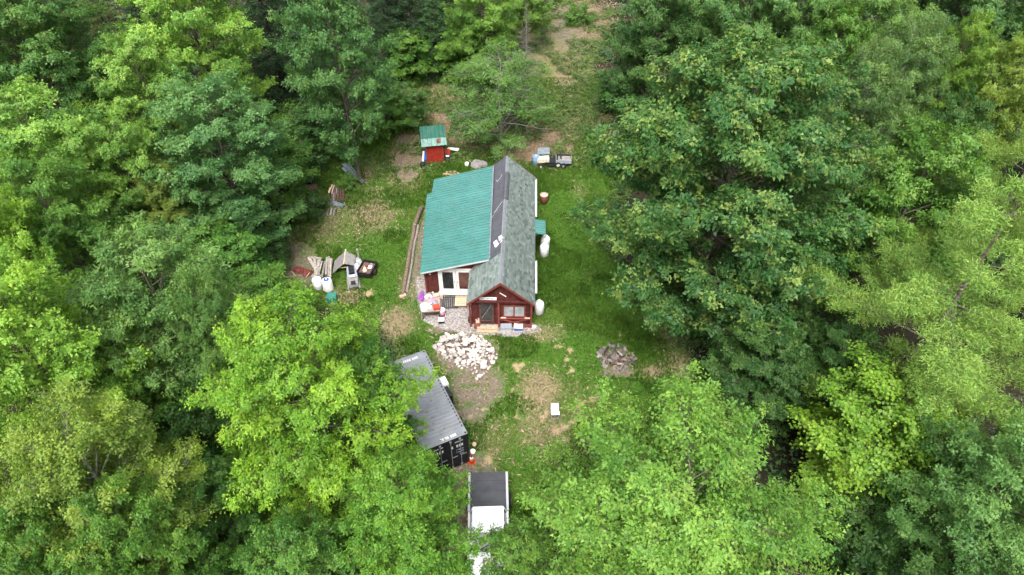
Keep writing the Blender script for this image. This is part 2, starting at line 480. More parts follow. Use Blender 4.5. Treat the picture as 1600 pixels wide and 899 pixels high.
def ground_mat():
    m, N, L, b = _nt('lawn_earth_and_litter')
    geo = N.new('ShaderNodeNewGeometry')

    def noise(scale, detail=5, rough=0.6, off=0.0):
        n = N.new('ShaderNodeTexNoise'); n.inputs['Scale'].default_value = scale; n.inputs['Detail'].default_value = detail
        n.inputs['Roughness'].default_value = rough
        mp = N.new('ShaderNodeMapping'); mp.inputs['Location'].default_value = (off, off * 1.7, 0)
        L.new(geo.outputs['Position'], mp.inputs['Vector']); L.new(mp.outputs[0], n.inputs['Vector'])
        return n.outputs[0]

    def mrange(x, a, c, lo=0.0, hi=1.0):
        r = N.new('ShaderNodeMapRange'); r.inputs[1].default_value = a; r.inputs[2].default_value = c
        r.inputs[3].default_value = lo; r.inputs[4].default_value = hi
        L.new(x, r.inputs[0]); return r.outputs[0]

    def mix(f, a, c):
        x = N.new('ShaderNodeMix'); x.data_type = 'RGBA'
        L.new(f, x.inputs[0])
        for i, s in ((6, a), (7, c)):
            if isinstance(s, tuple):
                x.inputs[i].default_value = (*s, 1)
            else:
                L.new(s, x.inputs[i])
        return x.outputs[2]

    def op(o, a, c):
        x = N.new('ShaderNodeMath'); x.operation = o
        for i, s in ((0, a), (1, c)):
            if isinstance(s, (int, float)):
                x.inputs[i].default_value = s
            else:
                L.new(s, x.inputs[i])
        return x.outputs[0]

    def attr(n):
        a = N.new('ShaderNodeAttribute'); a.attribute_name = n; return a.outputs['Fac']

    fine, mid, big = noise(7, 8, .8), noise(1.6, 6, .65, 5), noise(0.28, 4, .6, 9)

    def mask(name, soft=0.12, amp=0.9):
        k = op('ADD', attr(name), op('MULTIPLY', op('SUBTRACT', op('ADD', op('MULTIPLY', mid, .5), op('MULTIPLY', fine, .5)), 0.5), amp))
        return mrange(k, 0.5 - soft, 0.5 + soft)

    g = mix(mrange(fine, .32, .68), (0.027, 0.080, 0.010), (0.086, 0.180, 0.023))
    g = mix(mrange(mid, .52, .78), g, (0.085, 0.12, 0.028))
    g = mix(mrange(big, .5, .74), g, mix(mrange(fine, .35, .65), (0.075, 0.085, 0.022), (0.13, 0.15, 0.04)))
    tanc = mix(mrange(fine, .3, .7), (0.15, 0.115, 0.06), (0.34, 0.26, 0.16))
    c = mix(op('MULTIPLY', mask('tan', .28, 1.1), 0.85), g, tanc)
    dirt = mix(mrange(fine, .3, .7), (0.085, 0.07, 0.052), (0.235, 0.195, 0.155))
    dirt = mix(mrange(mid, .5, .62), dirt, g)
    c = mix(mask('dirt', .2), c, dirt)
    org = mix(mrange(fine, .3, .7), (0.11, 0.075, 0.045), (0.33, 0.215, 0.14))
    org = mix(mrange(mid, .52, .64), org, g)
    c = mix(mask('orange', .2, 1.2), c, org)
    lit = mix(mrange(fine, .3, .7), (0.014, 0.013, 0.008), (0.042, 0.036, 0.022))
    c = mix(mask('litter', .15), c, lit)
    vor = N.new('ShaderNodeTexVoronoi'); vor.inputs['Scale'].default_value = 16
    L.new(geo.outputs['Position'], vor.inputs['Vector'])
    sep = N.new('ShaderNodeSeparateColor'); L.new(vor.outputs['Color'], sep.inputs[0])
    gv = mix(sep.outputs[0], (0.15, 0.135, 0.13), (0.44, 0.40, 0.39))
    gv = mix(mrange(mid, .5, .75), gv, (0.22, 0.18, 0.14))
    c = mix(mask('gravel', .15, .8), c, gv)
    sp = mix(mrange(fine, .3, .7), (0.26, 0.18, 0.10), (0.44, 0.33, 0.21))
    c = mix(op('MULTIPLY', mask('spot', .2, 1.7), .85), c, sp)
    L.new(c, b.inputs['Base Color'])
    b.inputs['Roughness'].default_value = 0.95
    b.inputs['Specular IOR Level'].default_value = 0.1
    bp = N.new('ShaderNodeBump'); bp.inputs['Strength'].default_value = 0.6; bp.inputs['Distance'].default_value = 0.06
    L.new(fine, bp.inputs['Height']); L.new(bp.outputs[0], b.inputs['Normal'])
    return m


M['ground'] = ground_mat()
g_me = np_mesh('ground', np.stack([GX, GY, GZ], -1).reshape(-1, 3), Q, 'ground',
               {'litter': m_litter.ravel(), 'tan': m_tan.ravel(), 'dirt': m_dirt.ravel(), 'orange': m_orange.ravel(),
                'gravel': m_gravel.ravel(), 'spot': m_spot.ravel()}, smooth=True)
tag(link('ground', g_me), kind='structure')
# ------------------------------------------------------------------ the red cabin
# local frame: x to the right, y to the back, origin under the front end of the ridge
def slope_pt(x, y, z0=4.0, k=1.8 / 2.06):
    return Vector((x, y, z0 - abs(x) * k))


def ribbed_panel(p00, p10, p11, p01, th=0.02, rib=0.035, nrib=3):
    """Sheet p00-p10 (low edge to high edge along the slope) to p01-p11, with raised ribs along the slope."""
    p00, p10, p11, p01 = map(Vector, (p00, p10, p11, p01))
    nrm = (p10 - p00).cross(p01 - p00).normalized()
    if nrm.z < 0:
        nrm = -nrm
    prof = [(0.0, 0.0)]
    for i in range(nrib):
        c = (i + 0.5) / nrib; w = 0.075 / nrib * 3 / 3
        prof += [(c - w * 1.0, 0), (c - w * .5, rib), (c + w * .5, rib), (c + w * 1.0, 0)]
    prof += [(1.0, 0.0)]
    vs, fs = [], []
    for t, h in prof:
        for a, b in ((p00, p01), (p10, p11)):
            vs.append(a.lerp(b, t) + nrm * (h + th))
    for t, h in prof:
        for a, b in ((p00, p01), (p10, p11)):
            vs.append(a.lerp(b, t) + nrm * h)
    n = len(prof); k = 2 * n
    for i in range(n - 1):
        a = i * 2
        fs.append((a, a + 1, a + 3, a + 2)); fs.append((k + a, k + a + 2, k + a + 3, k + a + 1))
        fs.append((a, a + 2, k + a + 2, k + a)); fs.append((a + 1, k + a + 1, k + a + 3, a + 3))
    fs.append((0, k, k + 1, 1)); fs.append((k - 2, k - 1, 2 * k - 1, 2 * k - 2))
    return MB().add(vs, fs)


house = thing('cabin', 'long red cabin with teal metal lean-to roof and grey-green shingled gable', 'cabin', (-0.68, 28.9, 0), -0.025)
HL, HW, RZ, EZ = 13.35, 2.06, 4.0, 2.2
KS = (RZ - EZ) / HW
WV = 0.35                                   # front wall set back under the gable


def planks(parent, x0, x1, y, top, z0=0.05, w=0.19, axis_='x', m='red', holes=()):
    """Vertical siding boards, one object each; top(x) gives the height; holes = (x0, x1, z0, z1)."""
    x = x0; i = 0
    while x < x1 - 0.02:
        xe = min(x + w, x1)
        spans = [(z0, None)]
        for hx0, hx1, hz0, hz1 in holes:
            if xe > hx0 + .02 and x < hx1 - .02:
                spans = [(z0, hz0), (hz1, None)] if hz0 > z0 + .05 else [(hz1, None)]
        for za, zb in spans:
            ta = zb if zb is not None else top(x)
            tb = zb if zb is not None else top(xe)
            if min(ta, tb) < za + 0.03:
                continue
            d = 0.03 + 0.008 * (i % 2)
            if axis_ == 'x':
                pts = [(x + .004, y, za), (xe - .004, y, za), (xe - .004, y, tb), (x + .004, y, ta)]
                MB().prism(pts, (0, d, 0)).build('siding_board', m, parent)
            else:
                pts = [(y, x + .004, za), (y, xe - .004, za), (y, xe - .004, tb), (y, x + .004, ta)]
                MB().prism(pts, (d, 0, 0)).build('siding_board', m, parent)
        x = xe; i += 1


# walls (inner shells) with siding boards
wall = MB()
wall.prism([(-1.8, WV + .06, 0.0), (1.8, WV + .06, 0.0), (1.8, WV + .06, 2.33), (0, WV + .06, 3.86), (-1.8, WV + .06, 2.33)], (0, HL - .9, 0))
main_wall = wall.build('wall', 'red', house)
lw = MB()
lw.prism([(-4.95, 3.18, 0), (-1.81, 3.18, 0), (-1.81, 3.18, 2.93), (-4.95, 3.18, 2.07)], (0, 9.6, 0))
lean_wall = lw.build('wall', 'red', house)
DOOR = (-1.36, -0.46, 0.1, 1.98)
WIN = (0.14, 1.46, 0.78, 1.72)
planks(main_wall, -1.84, 1.84, WV, lambda x: RZ - abs(x) * KS - .07, holes=(DOOR, WIN))
FD = (-4.12, -1.9, 0.12, 2.12)
planks(lean_wall, -4.98, -1.86, 3.11, lambda x: 2.06 + (x + 5.0) * 0.272, holes=(FD,))
planks(main_wall, WV + .04, HL - .5, 1.81, lambda x: 2.24, axis_='y', w=0.24)
planks(main_wall, WV + .04, 3.1, -1.845, lambda x: 2.24, axis_='y', w=0.24)
planks(lean_wall, 3.16, 12.7, -4.985, lambda x: 2.03, axis_='y', w=0.3)
planks(main_wall, -1.84, 1.84, HL - .49, lambda x: RZ - abs(x) * KS - .07, w=0.24)
MB().bar((-4.99, 3.09, 0.03), (-4.99, 3.09, 2.03), .1, .1).build('corner_board', 'red_trim', lean_wall)

# main gable roof
deck = MB()
deck.prism([(-HW, 0.02, EZ - .05), (0, 0.02, RZ - .05), (HW, 0.02, EZ - .05), (HW - .03, 0.02, EZ - .17), (0, 0.02, RZ - .17), (-HW + .03, 0.02, EZ - .17)], (0, HL - .04, 0))
roof = deck.build('roof', 'wood_grey', house)
V, Fq, T = [], [], []


def shingles(sx, y0, y1, s0, s1):
    """Tabs on one slope: courses follow the eave; s = distance down from the ridge."""
    L_ = math.hypot(HW, RZ - EZ); ux, uz = sx * HW / L_, -(RZ - EZ) / L_
    nx, nz = sx * (RZ - EZ) / L_, HW / L_
    course, tab = 0.145, 0.30
    nc = int((s1 - s0) / course) + 1
    for c in range(nc):
        b = s1 - c * course; a = max(b - course - .03, s0)
        y = y0 - (random.random() * tab)
        cv = random.uniform(-.06, .06)
        while y < y1:
            ya, yb = max(y, y0), min(y + tab * random.uniform(.7, 1.15), y1)
            y = y + tab if yb - y < .02 else yb
            if yb - ya < 0.02:
                continue
            h = 0.012 + random.uniform(0, .006)
            t = min(1, max(0, random.gauss(.58, .18) + cv))
            o = len(V)
            for (s, hh) in ((a, 0.004), (b, h)):
                for yy in (ya + .006, yb - .006):
                    V.append((ux * s + nx * hh, yy, RZ + uz * s + nz * hh - .035))
            for yy in (ya + .006, yb - .006):
                V.append((ux * b, yy, RZ + uz * b - .037))
            Fq.append((o, o + 1, o + 3, o + 2)); Fq.append((o + 2, o + 3, o + 5, o + 4))
            T.extend([t] * 6)


SL = math.hypot(HW, RZ - EZ) + .03
shingles(1, 0.0, HL, 0.05, SL)
shingles(-1, 0.0, 2.95, 0.05, SL)
me = np_mesh('shingles', np.array(V), np.array(Fq), 'shingle', {'tint': np.array(T)})
tag(link('shingles', me, roof), kind='stuff')
rc = MB()
for y0 in np.arange(0, HL - .1, .3):
    y1 = min(y0 + .31, HL); lift = random.uniform(0, .006)
    rc.prism([(-.13, y0, RZ - .13 + lift), (0, y0, RZ + .005 + lift), (.13, y0, RZ - .13 + lift), (0, y0, RZ - .02)], (0, y1 - y0, 0))
rc.build('ridge_cap', 'cont_roof', roof)
# bare underlayment strip left of the ridge and the loose roll on the ridge
fl = MB()
fl.prism([slope_pt(-.10, 2.75) + Vector((0, 0, .002)), slope_pt(-1.1, 2.75) + Vector((0, 0, .002)), slope_pt(-1.3, HL) + Vector((0, 0, .002)), slope_pt(-.10, HL) + Vector((0, 0, .002))], (-.01, 0, .015))
fl.build('underlayment', 'felt', roof)
rl = MB()
rl.prism([(-.17, 8.2, RZ - .1), (-.06, 8.2, RZ + .05), (.07, 8.2, RZ + .06), (.19, 8.2, RZ - .06), (.24, 8.2, RZ - .2), (.15, 8.2, RZ - .14)], (0.02, 3.05, 0))
rl.build('loose_felt_flap', 'felt', roof)
sc_ = MB()
for (x0, y0, x1, y1) in ((-.35, 11.1, -.62, 10.8), (-.62, 10.8, -.72, 11.1), (-.15, 8.0, -.7, 7.3), (-.72, 7.1, -.9, 6.8), (-.3, 11.3, -.42, 11.0)):
    sc_.prism([slope_pt(x0, y0) + Vector((0, 0, .026)), slope_pt(x1, y1) + Vector((0, 0, .026)), slope_pt(x1, y1 + .07) + Vector((0, 0, .026)), slope_pt(x0, y0 + .05) + Vector((0, 0, .026))], (0, 0, .006))
tag(sc_.build('scuff_strip', 'tote_pale', roof), kind='stuff')
for i, (x, y, w, l, r) in enumerate(((-.44, 3.95, .30, .42, .3), (-.16, 4.15, .26, .42, .15), (-.36, 3.66, .34, .16, .7), (-.08, 3.72, .16, .3, -.3), (.02, 4.0, .2, .18, .5))):
    p = slope_pt(x, y)
    MB().box((p.x, p.y, p.z + .045 + .01 * i), (w, l, .012), r, 0, (KS if x > 0 else -KS) * .72).build('torn_sheet', 'tote_pale', roof)
# barge boards, eave trim, gutters
bb = []
for s in (-1, 1):
    MB().prism([(0, -.005, RZ - .02), (s * (HW + .02), -.005, EZ - .03), (s * (HW + .02), -.005, EZ - .2), (0, -.005, RZ - .2)], (0, -.035, 0)).build('barge_board', 'red_trim', roof)
    MB().prism([(0, HL + .005, RZ - .02), (s * (HW + .02), HL + .005, EZ - .03), (s * (HW + .02), HL + .005, EZ - .2), (0, HL + .005, RZ - .2)], (0, .035, 0)).build('barge_board', 'red_trim', roof)
for y0, y1 in ((8.75, 13.2), (1.15, 4.1)):
    g = MB()
    g.box((HW + .07, (y0 + y1) / 2, EZ - .16), (.11, y1 - y0, .02)); g.box((HW + .125, (y0 + y1) / 2, EZ - .1), (.015, y1 - y0, .14)); g.box((HW + .02, (y0 + y1) / 2, EZ - .1), (.012, y1 - y0, .13))
    g.build('gutter', 'white', roof)

# teal metal lean-to roof, one panel after another
PY0, NP = 2.72, 12
PW = (13.0 - PY0) / NP


def low_x(y):
    return -5.2 - (y - PY0) * 0.066 if y < 11.2 else -5.42


lean_roof = MB().prism([(-5.05, 2.85, 1.98), (-.95, 2.85, 3.1), (-.95, 2.85, 3.2), (-5.05, 2.85, 2.06)], (0, 10.05, 0)).build('roof', 'wood_grey', house)
for i in range(NP):
    ya, yb = PY0 + i * PW, PY0 + (i + 1) * PW + .012
    ya += .002 * (i % 2)
    xm = low_x((ya + yb) / 2); xt = -.82 - (ya - PY0) * .018
    zl = 2.1 - .0 + (-5.2 - xm) * -.272; zt = 3.36 + (.82 + xt) * .272
    dz = .004 * (i % 2)
    ribbed_panel((xm, ya, zl + dz), (xt, ya, zt + dz), (xt, yb, zt + dz), (xm, yb, zl + dz), nrib=3, rib=.042).build('roof_panel', 'green_roof', lean_roof)
MB().prism([(-5.2, PY0 - .01, 2.12), (-.82, PY0 - .01, 3.36), (-.82, PY0 - .01, 3.26), (-5.2, PY0 - .01, 2.02)], (0, -.03, 0)).build('fascia_board', 'tote_pale', lean_roof)
MB().prism([(-.84, PY0, 3.39), (-.74, PY0, 3.43), (-.95, 13.0, 3.43 - .04), (-1.05, 13.0, 3.35)], (0, 0, .012)).build('flashing', 'slate', lean_roof)

# french doors
fdoor = MB()
fdoor.box(((FD[0] + FD[1]) / 2, 3.12, FD[3] + .03), (FD[1] - FD[0] + .1, .12, .1))
for x in (FD[0] + .02, FD[1] - .02):
    fdoor.box((x, 3.12, 1.1), (.09, .12, 2.0))
french = fdoor.build('french_door_frame', 'white', house)
for i in range(2):
    xa = FD[0] + .07 + i * 1.05; xb = xa + 1.03
    d = MB()
    d.box((xa + .085, 3.1, 1.1), (.17, .05, 1.96)); d.box((xb - .085, 3.1, 1.1), (.17, .05, 1.96))
    d.box(((xa + xb) / 2, 3.1, 1.99), (.69, .05, .18)); d.box(((xa + xb) / 2, 3.1, .26), (.69, .05, .28))
    dd = d.build('door', 'white', house)
    MB().box(((xa + xb) / 2, 3.11, 1.15), (.7, .02, 1.52)).build('glass_pane', ('glass', 'glass_red')[i], dd)
    MB().box((xb - .1 if i == 0 else xa + .1, 3.06, 1.05), (.03, .04, .14)).build('handle', 'black', dd)
MB().box((-3.0, 2.98, .13), (2.4, .28, .06)).build('door_sill', 'white', house)
MB().box((-4.66, 3.08, 1.72), (.09, .06, .13)).build('wall_lamp', 'white', house)

# front door, sign, window, porch rail
dr = MB()
for x in (DOOR[0] + .05, DOOR[1] - .05):
    dr.box((x, WV - .01, 1.04), (.1, .06, 1.9))
dr.box((-.91, WV - .01, 1.93), (.8, .06, .1)); dr.box((-.91, WV - .01, .36), (.8, .06, .09)); dr.box((-.91, WV - .01, .14), (.8, .06, .08))
fd_ = dr.build('screen_door', 'wood_rust', house)
MB().box((-.91, WV + .015, 1.15), (.72, .02, 1.5)).build('screen', 'screen', fd_)
MB().box((-.91, WV - .005, .25), (.72, .025, .14)).build('kick_plate', 'black', fd_)
MB().bar((-1.2, WV - .01, .6), (-.62, WV - .01, 1.7), .02, .035).build('brace', 'wood_grey', fd_)
MB().box((-.88, WV - .05, 2.05), (.95, .05, .07)).build('door_head', 'wood_pink', house)
sg = MB().box((-.78, WV - .06, 2.36), (1.04, .03, .22)).build('name_board', 'white_clean', house)
# the lettering is too small to read in the photo: faint strokes of its height and spacing
st = MB(); x = -1.17; r = random.Random(3)
while x < -.42:
    w = r.uniform(.03, .06)
    if r.random() > .16:
        st.box((x, WV - .078, 2.37 + r.uniform(-.006, .006)), (w * .75, .004, r.choice((.05, .08, .08))))
    x += w + .012
tag(st.build('lettering', 'ink', sg), kind='stuff')
MB().bar((-.06, WV - .06, 2.86), (.32, WV - .06, 2.55), .05, .04).build('white_stick', 'white', house)
wf = MB()
for x in (WIN[0], (WIN[0] + WIN[1]) / 2, WIN[1]):
    wf.box((x, WV - .01, (WIN[2] + WIN[3]) / 2), (.08, .06, WIN[3] - WIN[2]))
for z in (WIN[2], WIN[3]):
    wf.box(((WIN[0] + WIN[1]) / 2, WV - .01, z), (WIN[1] - WIN[0] + .16, .062, .07))
wfo = wf.build('window', 'red_trim', house)
for i in range(2):
    xa = WIN[0] + .05 + i * .66
    MB().box((xa + .28, WV + .012, (WIN[2] + WIN[3]) / 2), (.57, .02, WIN[3] - WIN[2] - .06)).build('pane', 'curtain', wfo)
for x, h in ((-1.9, 2.2), (-.14, 2.9), (1.86, 2.2)):
    MB().box((x, .14, 1.12 if h < 2.5 else 1.1), (.11, .11, 2.14)).build('porch_post', 'red_trim', house)
MB().box((0, .14, 2.24), (3.9, .1, .12)).build('porch_beam', 'red', house)
pr = MB().box((.86, .12, .82), (1.9, .07, .08)).build('porch_rail', 'red_trim', house)
MB().box((.86, .12, .14), (1.9, .07, .1)).build('bottom_rail', 'red_trim', pr)
MB().bar((-.05, .12, .74), (1.78, .12, .22), .04, .09).build('cross_brace', 'red_trim', pr)
MB().bar((-.05, .165, .22), (1.78, .165, .74), .04, .09).build('cross_brace', 'red_trim', pr)
for x in (.14, 1.62):
    MB().box((x, .12, .885), (.32, .1, .035)).build('rail_cap', 'wood_pink', pr)
MB().box((.86, .3, .06), (1.95, .34, .08)).build('porch_floor', 'wood_rust', house)
stp = MB().box((-.85, -.02, .14), (1.3, .3, .05)).build('front_step', 'wood_pale', house)
MB().box((-.85, -.3, .06), (1.25, .24, .1)).build('tread', 'wood_pale', stp)
MB().box((2.05, .16, .03), (.28, .22, .12)).build('corner_block', 'stone_white', house)
# small metal canopy over the side door
cn = MB().bar((1.86, 8.1, 1.75), (2.55, 8.1, 2.02), .05).bar((1.86, 7.0, 1.75), (2.55, 7.0, 2.02), .05).build('canopy', 'wood_grey', house)
for i in range(3):
    ya = 6.8 + i * .5
    ribbed_panel((2.78, ya, 2.03), (1.82, ya, 2.2), (1.82, ya + .505, 2.2), (2.78, ya + .505, 2.03), nrib=2, rib=.025).build('canopy_panel', 'green_roof', cn)
sd_ = MB().box((1.87, 7.55, 1.05), (.06, .95, 1.95)).build('side_door', 'white', house)
MB().box((1.91, 7.2, 1.0), (.05, .05, .05)).build('handle', 'black', sd_)

# ------------------------------------------------------------------ outhouse
oh = thing('outhouse', 'small red ribbed-metal outhouse with dark green gable roof', 'outhouse', tuple(at(681, 256)), 0.16)
ow = MB().box((0, .62, .97), (1.22, 1.15, 1.94)).prism([(-.61, .05, 1.95), (-.61, 1.19, 1.95), (-.61, 1.19, 2.4), (-.61, .3, 2.15)], (1.22, 0, 0)).build('wall', 'red_metal', oh)
for i in range(3):
    x0 = -.62 + i * .415
    b = MB().box((x0 + .205, .025, .98), (.40, .03, 1.94))
    for k in range(2):
        b.box((x0 + .1 + k * .2, .0, .98), (.05, .03, 1.93))
    b.build('wall_panel', 'red_metal', ow)
for i in range(3):
    MB().box((.625, .25 + i * .38, .98), (.03, .37, 1.94)).build('wall_panel', 'red_metal', ow)
for x in (-.62, .62):
    MB().box((x, .01, .98), (.07, .07, 1.96)).build('corner_trim', 'red_trim', ow)
orf = MB().bar((-.9, .3, 2.15), (.9, .3, 2.15), .1, .03).bar((-.9, 1.3, 2.42), (.9, 1.3, 2.42), .1, .03).build('roof', 'wood_grey', oh)
for i in range(3):
    xa = -.93 + i * .62
    ribbed_panel((xa, -.22, 1.82), (xa, .28, 2.2), (xa + .625, .28, 2.2), (xa + .625, -.22, 1.82), nrib=2, rib=.05).build('roof_panel', 'green_roof_sheen', orf)
    ribbed_panel((xa, .27, 2.205), (xa, 1.5, 2.55), (xa + .625, 1.5, 2.55), (xa + .625, .27, 2.205), nrib=2, rib=.05).build('roof_panel', 'green_roof_dark', orf)
rs = MB().prism([(.2, -.1, 1.99), (.52, -.12, 1.97), (.54, .16, 2.18), (.22, .18, 2.2)], (0, 0, .012)).build('rust_patch', 'rust', orf)
oh.scale = (1.08, 1.08, 1.0)
# ------------------------------------------------------------------ shipping container
def container():
    a = math.radians(115.8)                                   # length direction, away from the camera
    W, Lc, Hc = 2.44, 6.06, 2.59
    t = thing('shipping_container', 'grey-roofed black shipping container half hidden under the bright beech', 'container', (-2.21, 19.45, 0), a - PI / 2)
    # local: y along the length (away from camera), x to the right; right near corner at origin -> body spans x in [-W, 0]
    fr = MB()
    for x in (-.08, -W + .08):
        for y in (.08, Lc - .08):
            fr.box((x, y, Hc / 2), (.16, .16, Hc - .01))
    for x in (-.06, -W + .06):
        for z in (.08, Hc - .06):
            fr.box((x, Lc / 2, z), (.1, Lc - .3, .12))
    for y in (.06, Lc - .06):
        for z in (.08, Hc - .06):
            fr.box((-W / 2, y, z), (W - .3, .1, .12))
    fr.build('frame', 'cont_side', t)
    # corrugated side and end walls, corrugated roof
    def corr(n, d):
        pr = []
        for i in range(n):
            for f, h in ((0, 0), (.34, 0), (.5, d), (.84, d)):
                pr.append(((i + f) / n, h))
        pr.append((1, 0)); return pr
    for nm, x, s in (('side_wall', -.05, 1), ('side_wall', -W + .05, -1)):
        m = MB(); pr = corr(20, -.036 * s); vs = []
        for f, h in pr:
            for z in (.12, Hc - .1):
                vs.append((x + h, .15 + f * (Lc - .3), z))
        m.add(vs, [(2 * i, 2 * i + 2, 2 * i + 3, 2 * i + 1) for i in range(len(pr) - 1)]); m.build(nm, 'cont_side', t)
    m = MB(); pr = corr(11, .036); vs = []
    for f, h in pr:
        for z in (.12, Hc - .1):
            vs.append((-.15 - f * (W - .3), Lc - .05 - h, z))
    m.add(vs, [(2 * i, 2 * i + 2, 2 * i + 3, 2 * i + 1) for i in range(len(pr) - 1)]); m.build('end_wall', 'cont_side', t)
    m = MB(); pr = corr(23, -.03); vs = []
    for f, h in pr:
        for x in (-.03, -W + .03):
            vs.append((x, .42 + f * (Lc - .84), Hc + .012 + h))
    m.add(vs, [(2 * i, 2 * i + 1, 2 * i + 3, 2 * i + 2) for i in range(len(pr) - 1)])
    m.box((-W / 2, .22, Hc + .006), (W - .02, .4, .012)); m.box((-W / 2, Lc - .22, Hc + .006), (W - .02, .4, .012))
    rf = m.build('roof', 'cont_roof', t)
    for x in (-.03, -W + .03):
        MB().box((x, Lc / 2, Hc + .01), (.06, Lc - .36, .03)).build('roof_rail', 'cont_roof', rf)
    for y in (.02, Lc - .02):
        MB().box((-W / 2, y, Hc + .014), (W - .36, .05, .02)).build('roof_rail', 'cont_roof', rf)
    for x in (-.09, -W + .09):
        for y in (.09, Lc - .09):
            c = MB().box((x, y, Hc + .005), (.18, .18, .06)).build('corner_casting', 'cont_roof', t)
            MB().tube([(x, y, Hc + .034), (x, y, Hc + .038)], .055, 12).build('hole', 'black', c)
    # leaves dropped by the trees above
    q = np.random.default_rng(3); n = 150
    x = -q.random(n) ** .6 * (W - .1) - .05; y = q.uniform(.1, Lc - .1, n); an = q.uniform(0, 6.28, n); ln = q.uniform(.03, .075, n)
    D = np.stack([np.cos(an) * ln, np.sin(an) * ln, q.normal(0, .01, n)], 1); S = np.stack([-np.sin(an) * ln * .6, np.cos(an) * ln * .6, q.normal(0, .01, n)], 1)
    B = np.stack([x, y, np.full(n, Hc + .035)], 1)
    tag(link('fallen_leaves', np_mesh('fallen_leaves', np.stack([B - D, B + S, B + D, B - S], 1).reshape(-1, 3), np.arange(n * 4).reshape(-1, 4), 'deadleaf', {'tint': np.repeat(q.random(n), 4)}), rf), kind='stuff')
    # lettering on the roof (unreadable in the photo: blocks of its height)
    r = random.Random(8)
    for yy, n in ((.2, 7), (Lc - .3, 7)):
        lt = MB(); x = -1.35
        for i in range(n):
            w = r.uniform(.08, .12)
            lt.box((x, yy, Hc + .016), (w * .8, .15, .006)); x += w + .02 + (.06 if i == 3 else 0)
        tag(lt.build('lettering', 'paint_letter', rf), kind='stuff')
    # doors
    for i in range(2):
        xa = -.16 - i * 1.065
        d = MB().box((xa - .53, .05, 1.3), (1.04, .05, 2.3))
        for k in range(5):
            d.box((xa - .53, .022, .4 + k * .45), (.94, .012, .22))
        dd = d.build('door', 'cont_side', t)
        for k in (.28, .78):
            lb = MB().tube([(xa - k, -.02, .12), (xa - k, -.02, 2.5)], .018, 8)
            lo = lb.build('locking_bar', 'steel', dd)
            MB().box((xa - k, -.01, 2.44), (.1, .06, .1)).box((xa - k, -.01, .16), (.1, .06, .1)).build('cam_keeper', 'steel', lo)
            MB().bar((xa - k, -.04, 1.05), (xa - k + .3, -.04, 1.05), .02, .05).build('handle', 'steel', lo)
        lt = MB()
        for row, (z, h, n) in enumerate(((2.22, .08, 9), (1.86, .2, 5), (1.5, .05, 8), (1.3, .05, 8), (1.1, .05, 7))):
            if i == 1 and row > 1:
                continue
            x = xa - .12
            for k in range(n):
                w = h * .55 * r.uniform(.7, 1.2)
                if k not in (3,):
                    lt.box((x - w / 2, .008, z), (w * .75, .006, h))
                x -= w + h * .15
        tag(lt.build('lettering', 'paint_letter', dd), kind='stuff')
        if i == 0:
            pl = MB().box((xa - .35, .006, 1.55), (.3, .008, .02)).box((xa - .35, .006, 1.3), (.3, .008, .02)).box((xa - .2, .006, 1.42), (.02, .008, .27)).box((xa - .5, .006, 1.42), (.02, .008, .27))
            pl.build('plate_frame', 'paleblue', dd)
    # box unit hung on the right side
    ac = MB().box((.2, 3.9, 1.95), (.42, .6, .5)).build('wall_unit', 'white', t)
    MB().box((.425, 3.9, 1.95), (.02, .5, .4)).build('grille', 'tote_grey', ac)
    MB().box((.16, 3.15, 1.75), (.3, .7, .9)).build('dark_opening', 'black', t)
    return t


container()


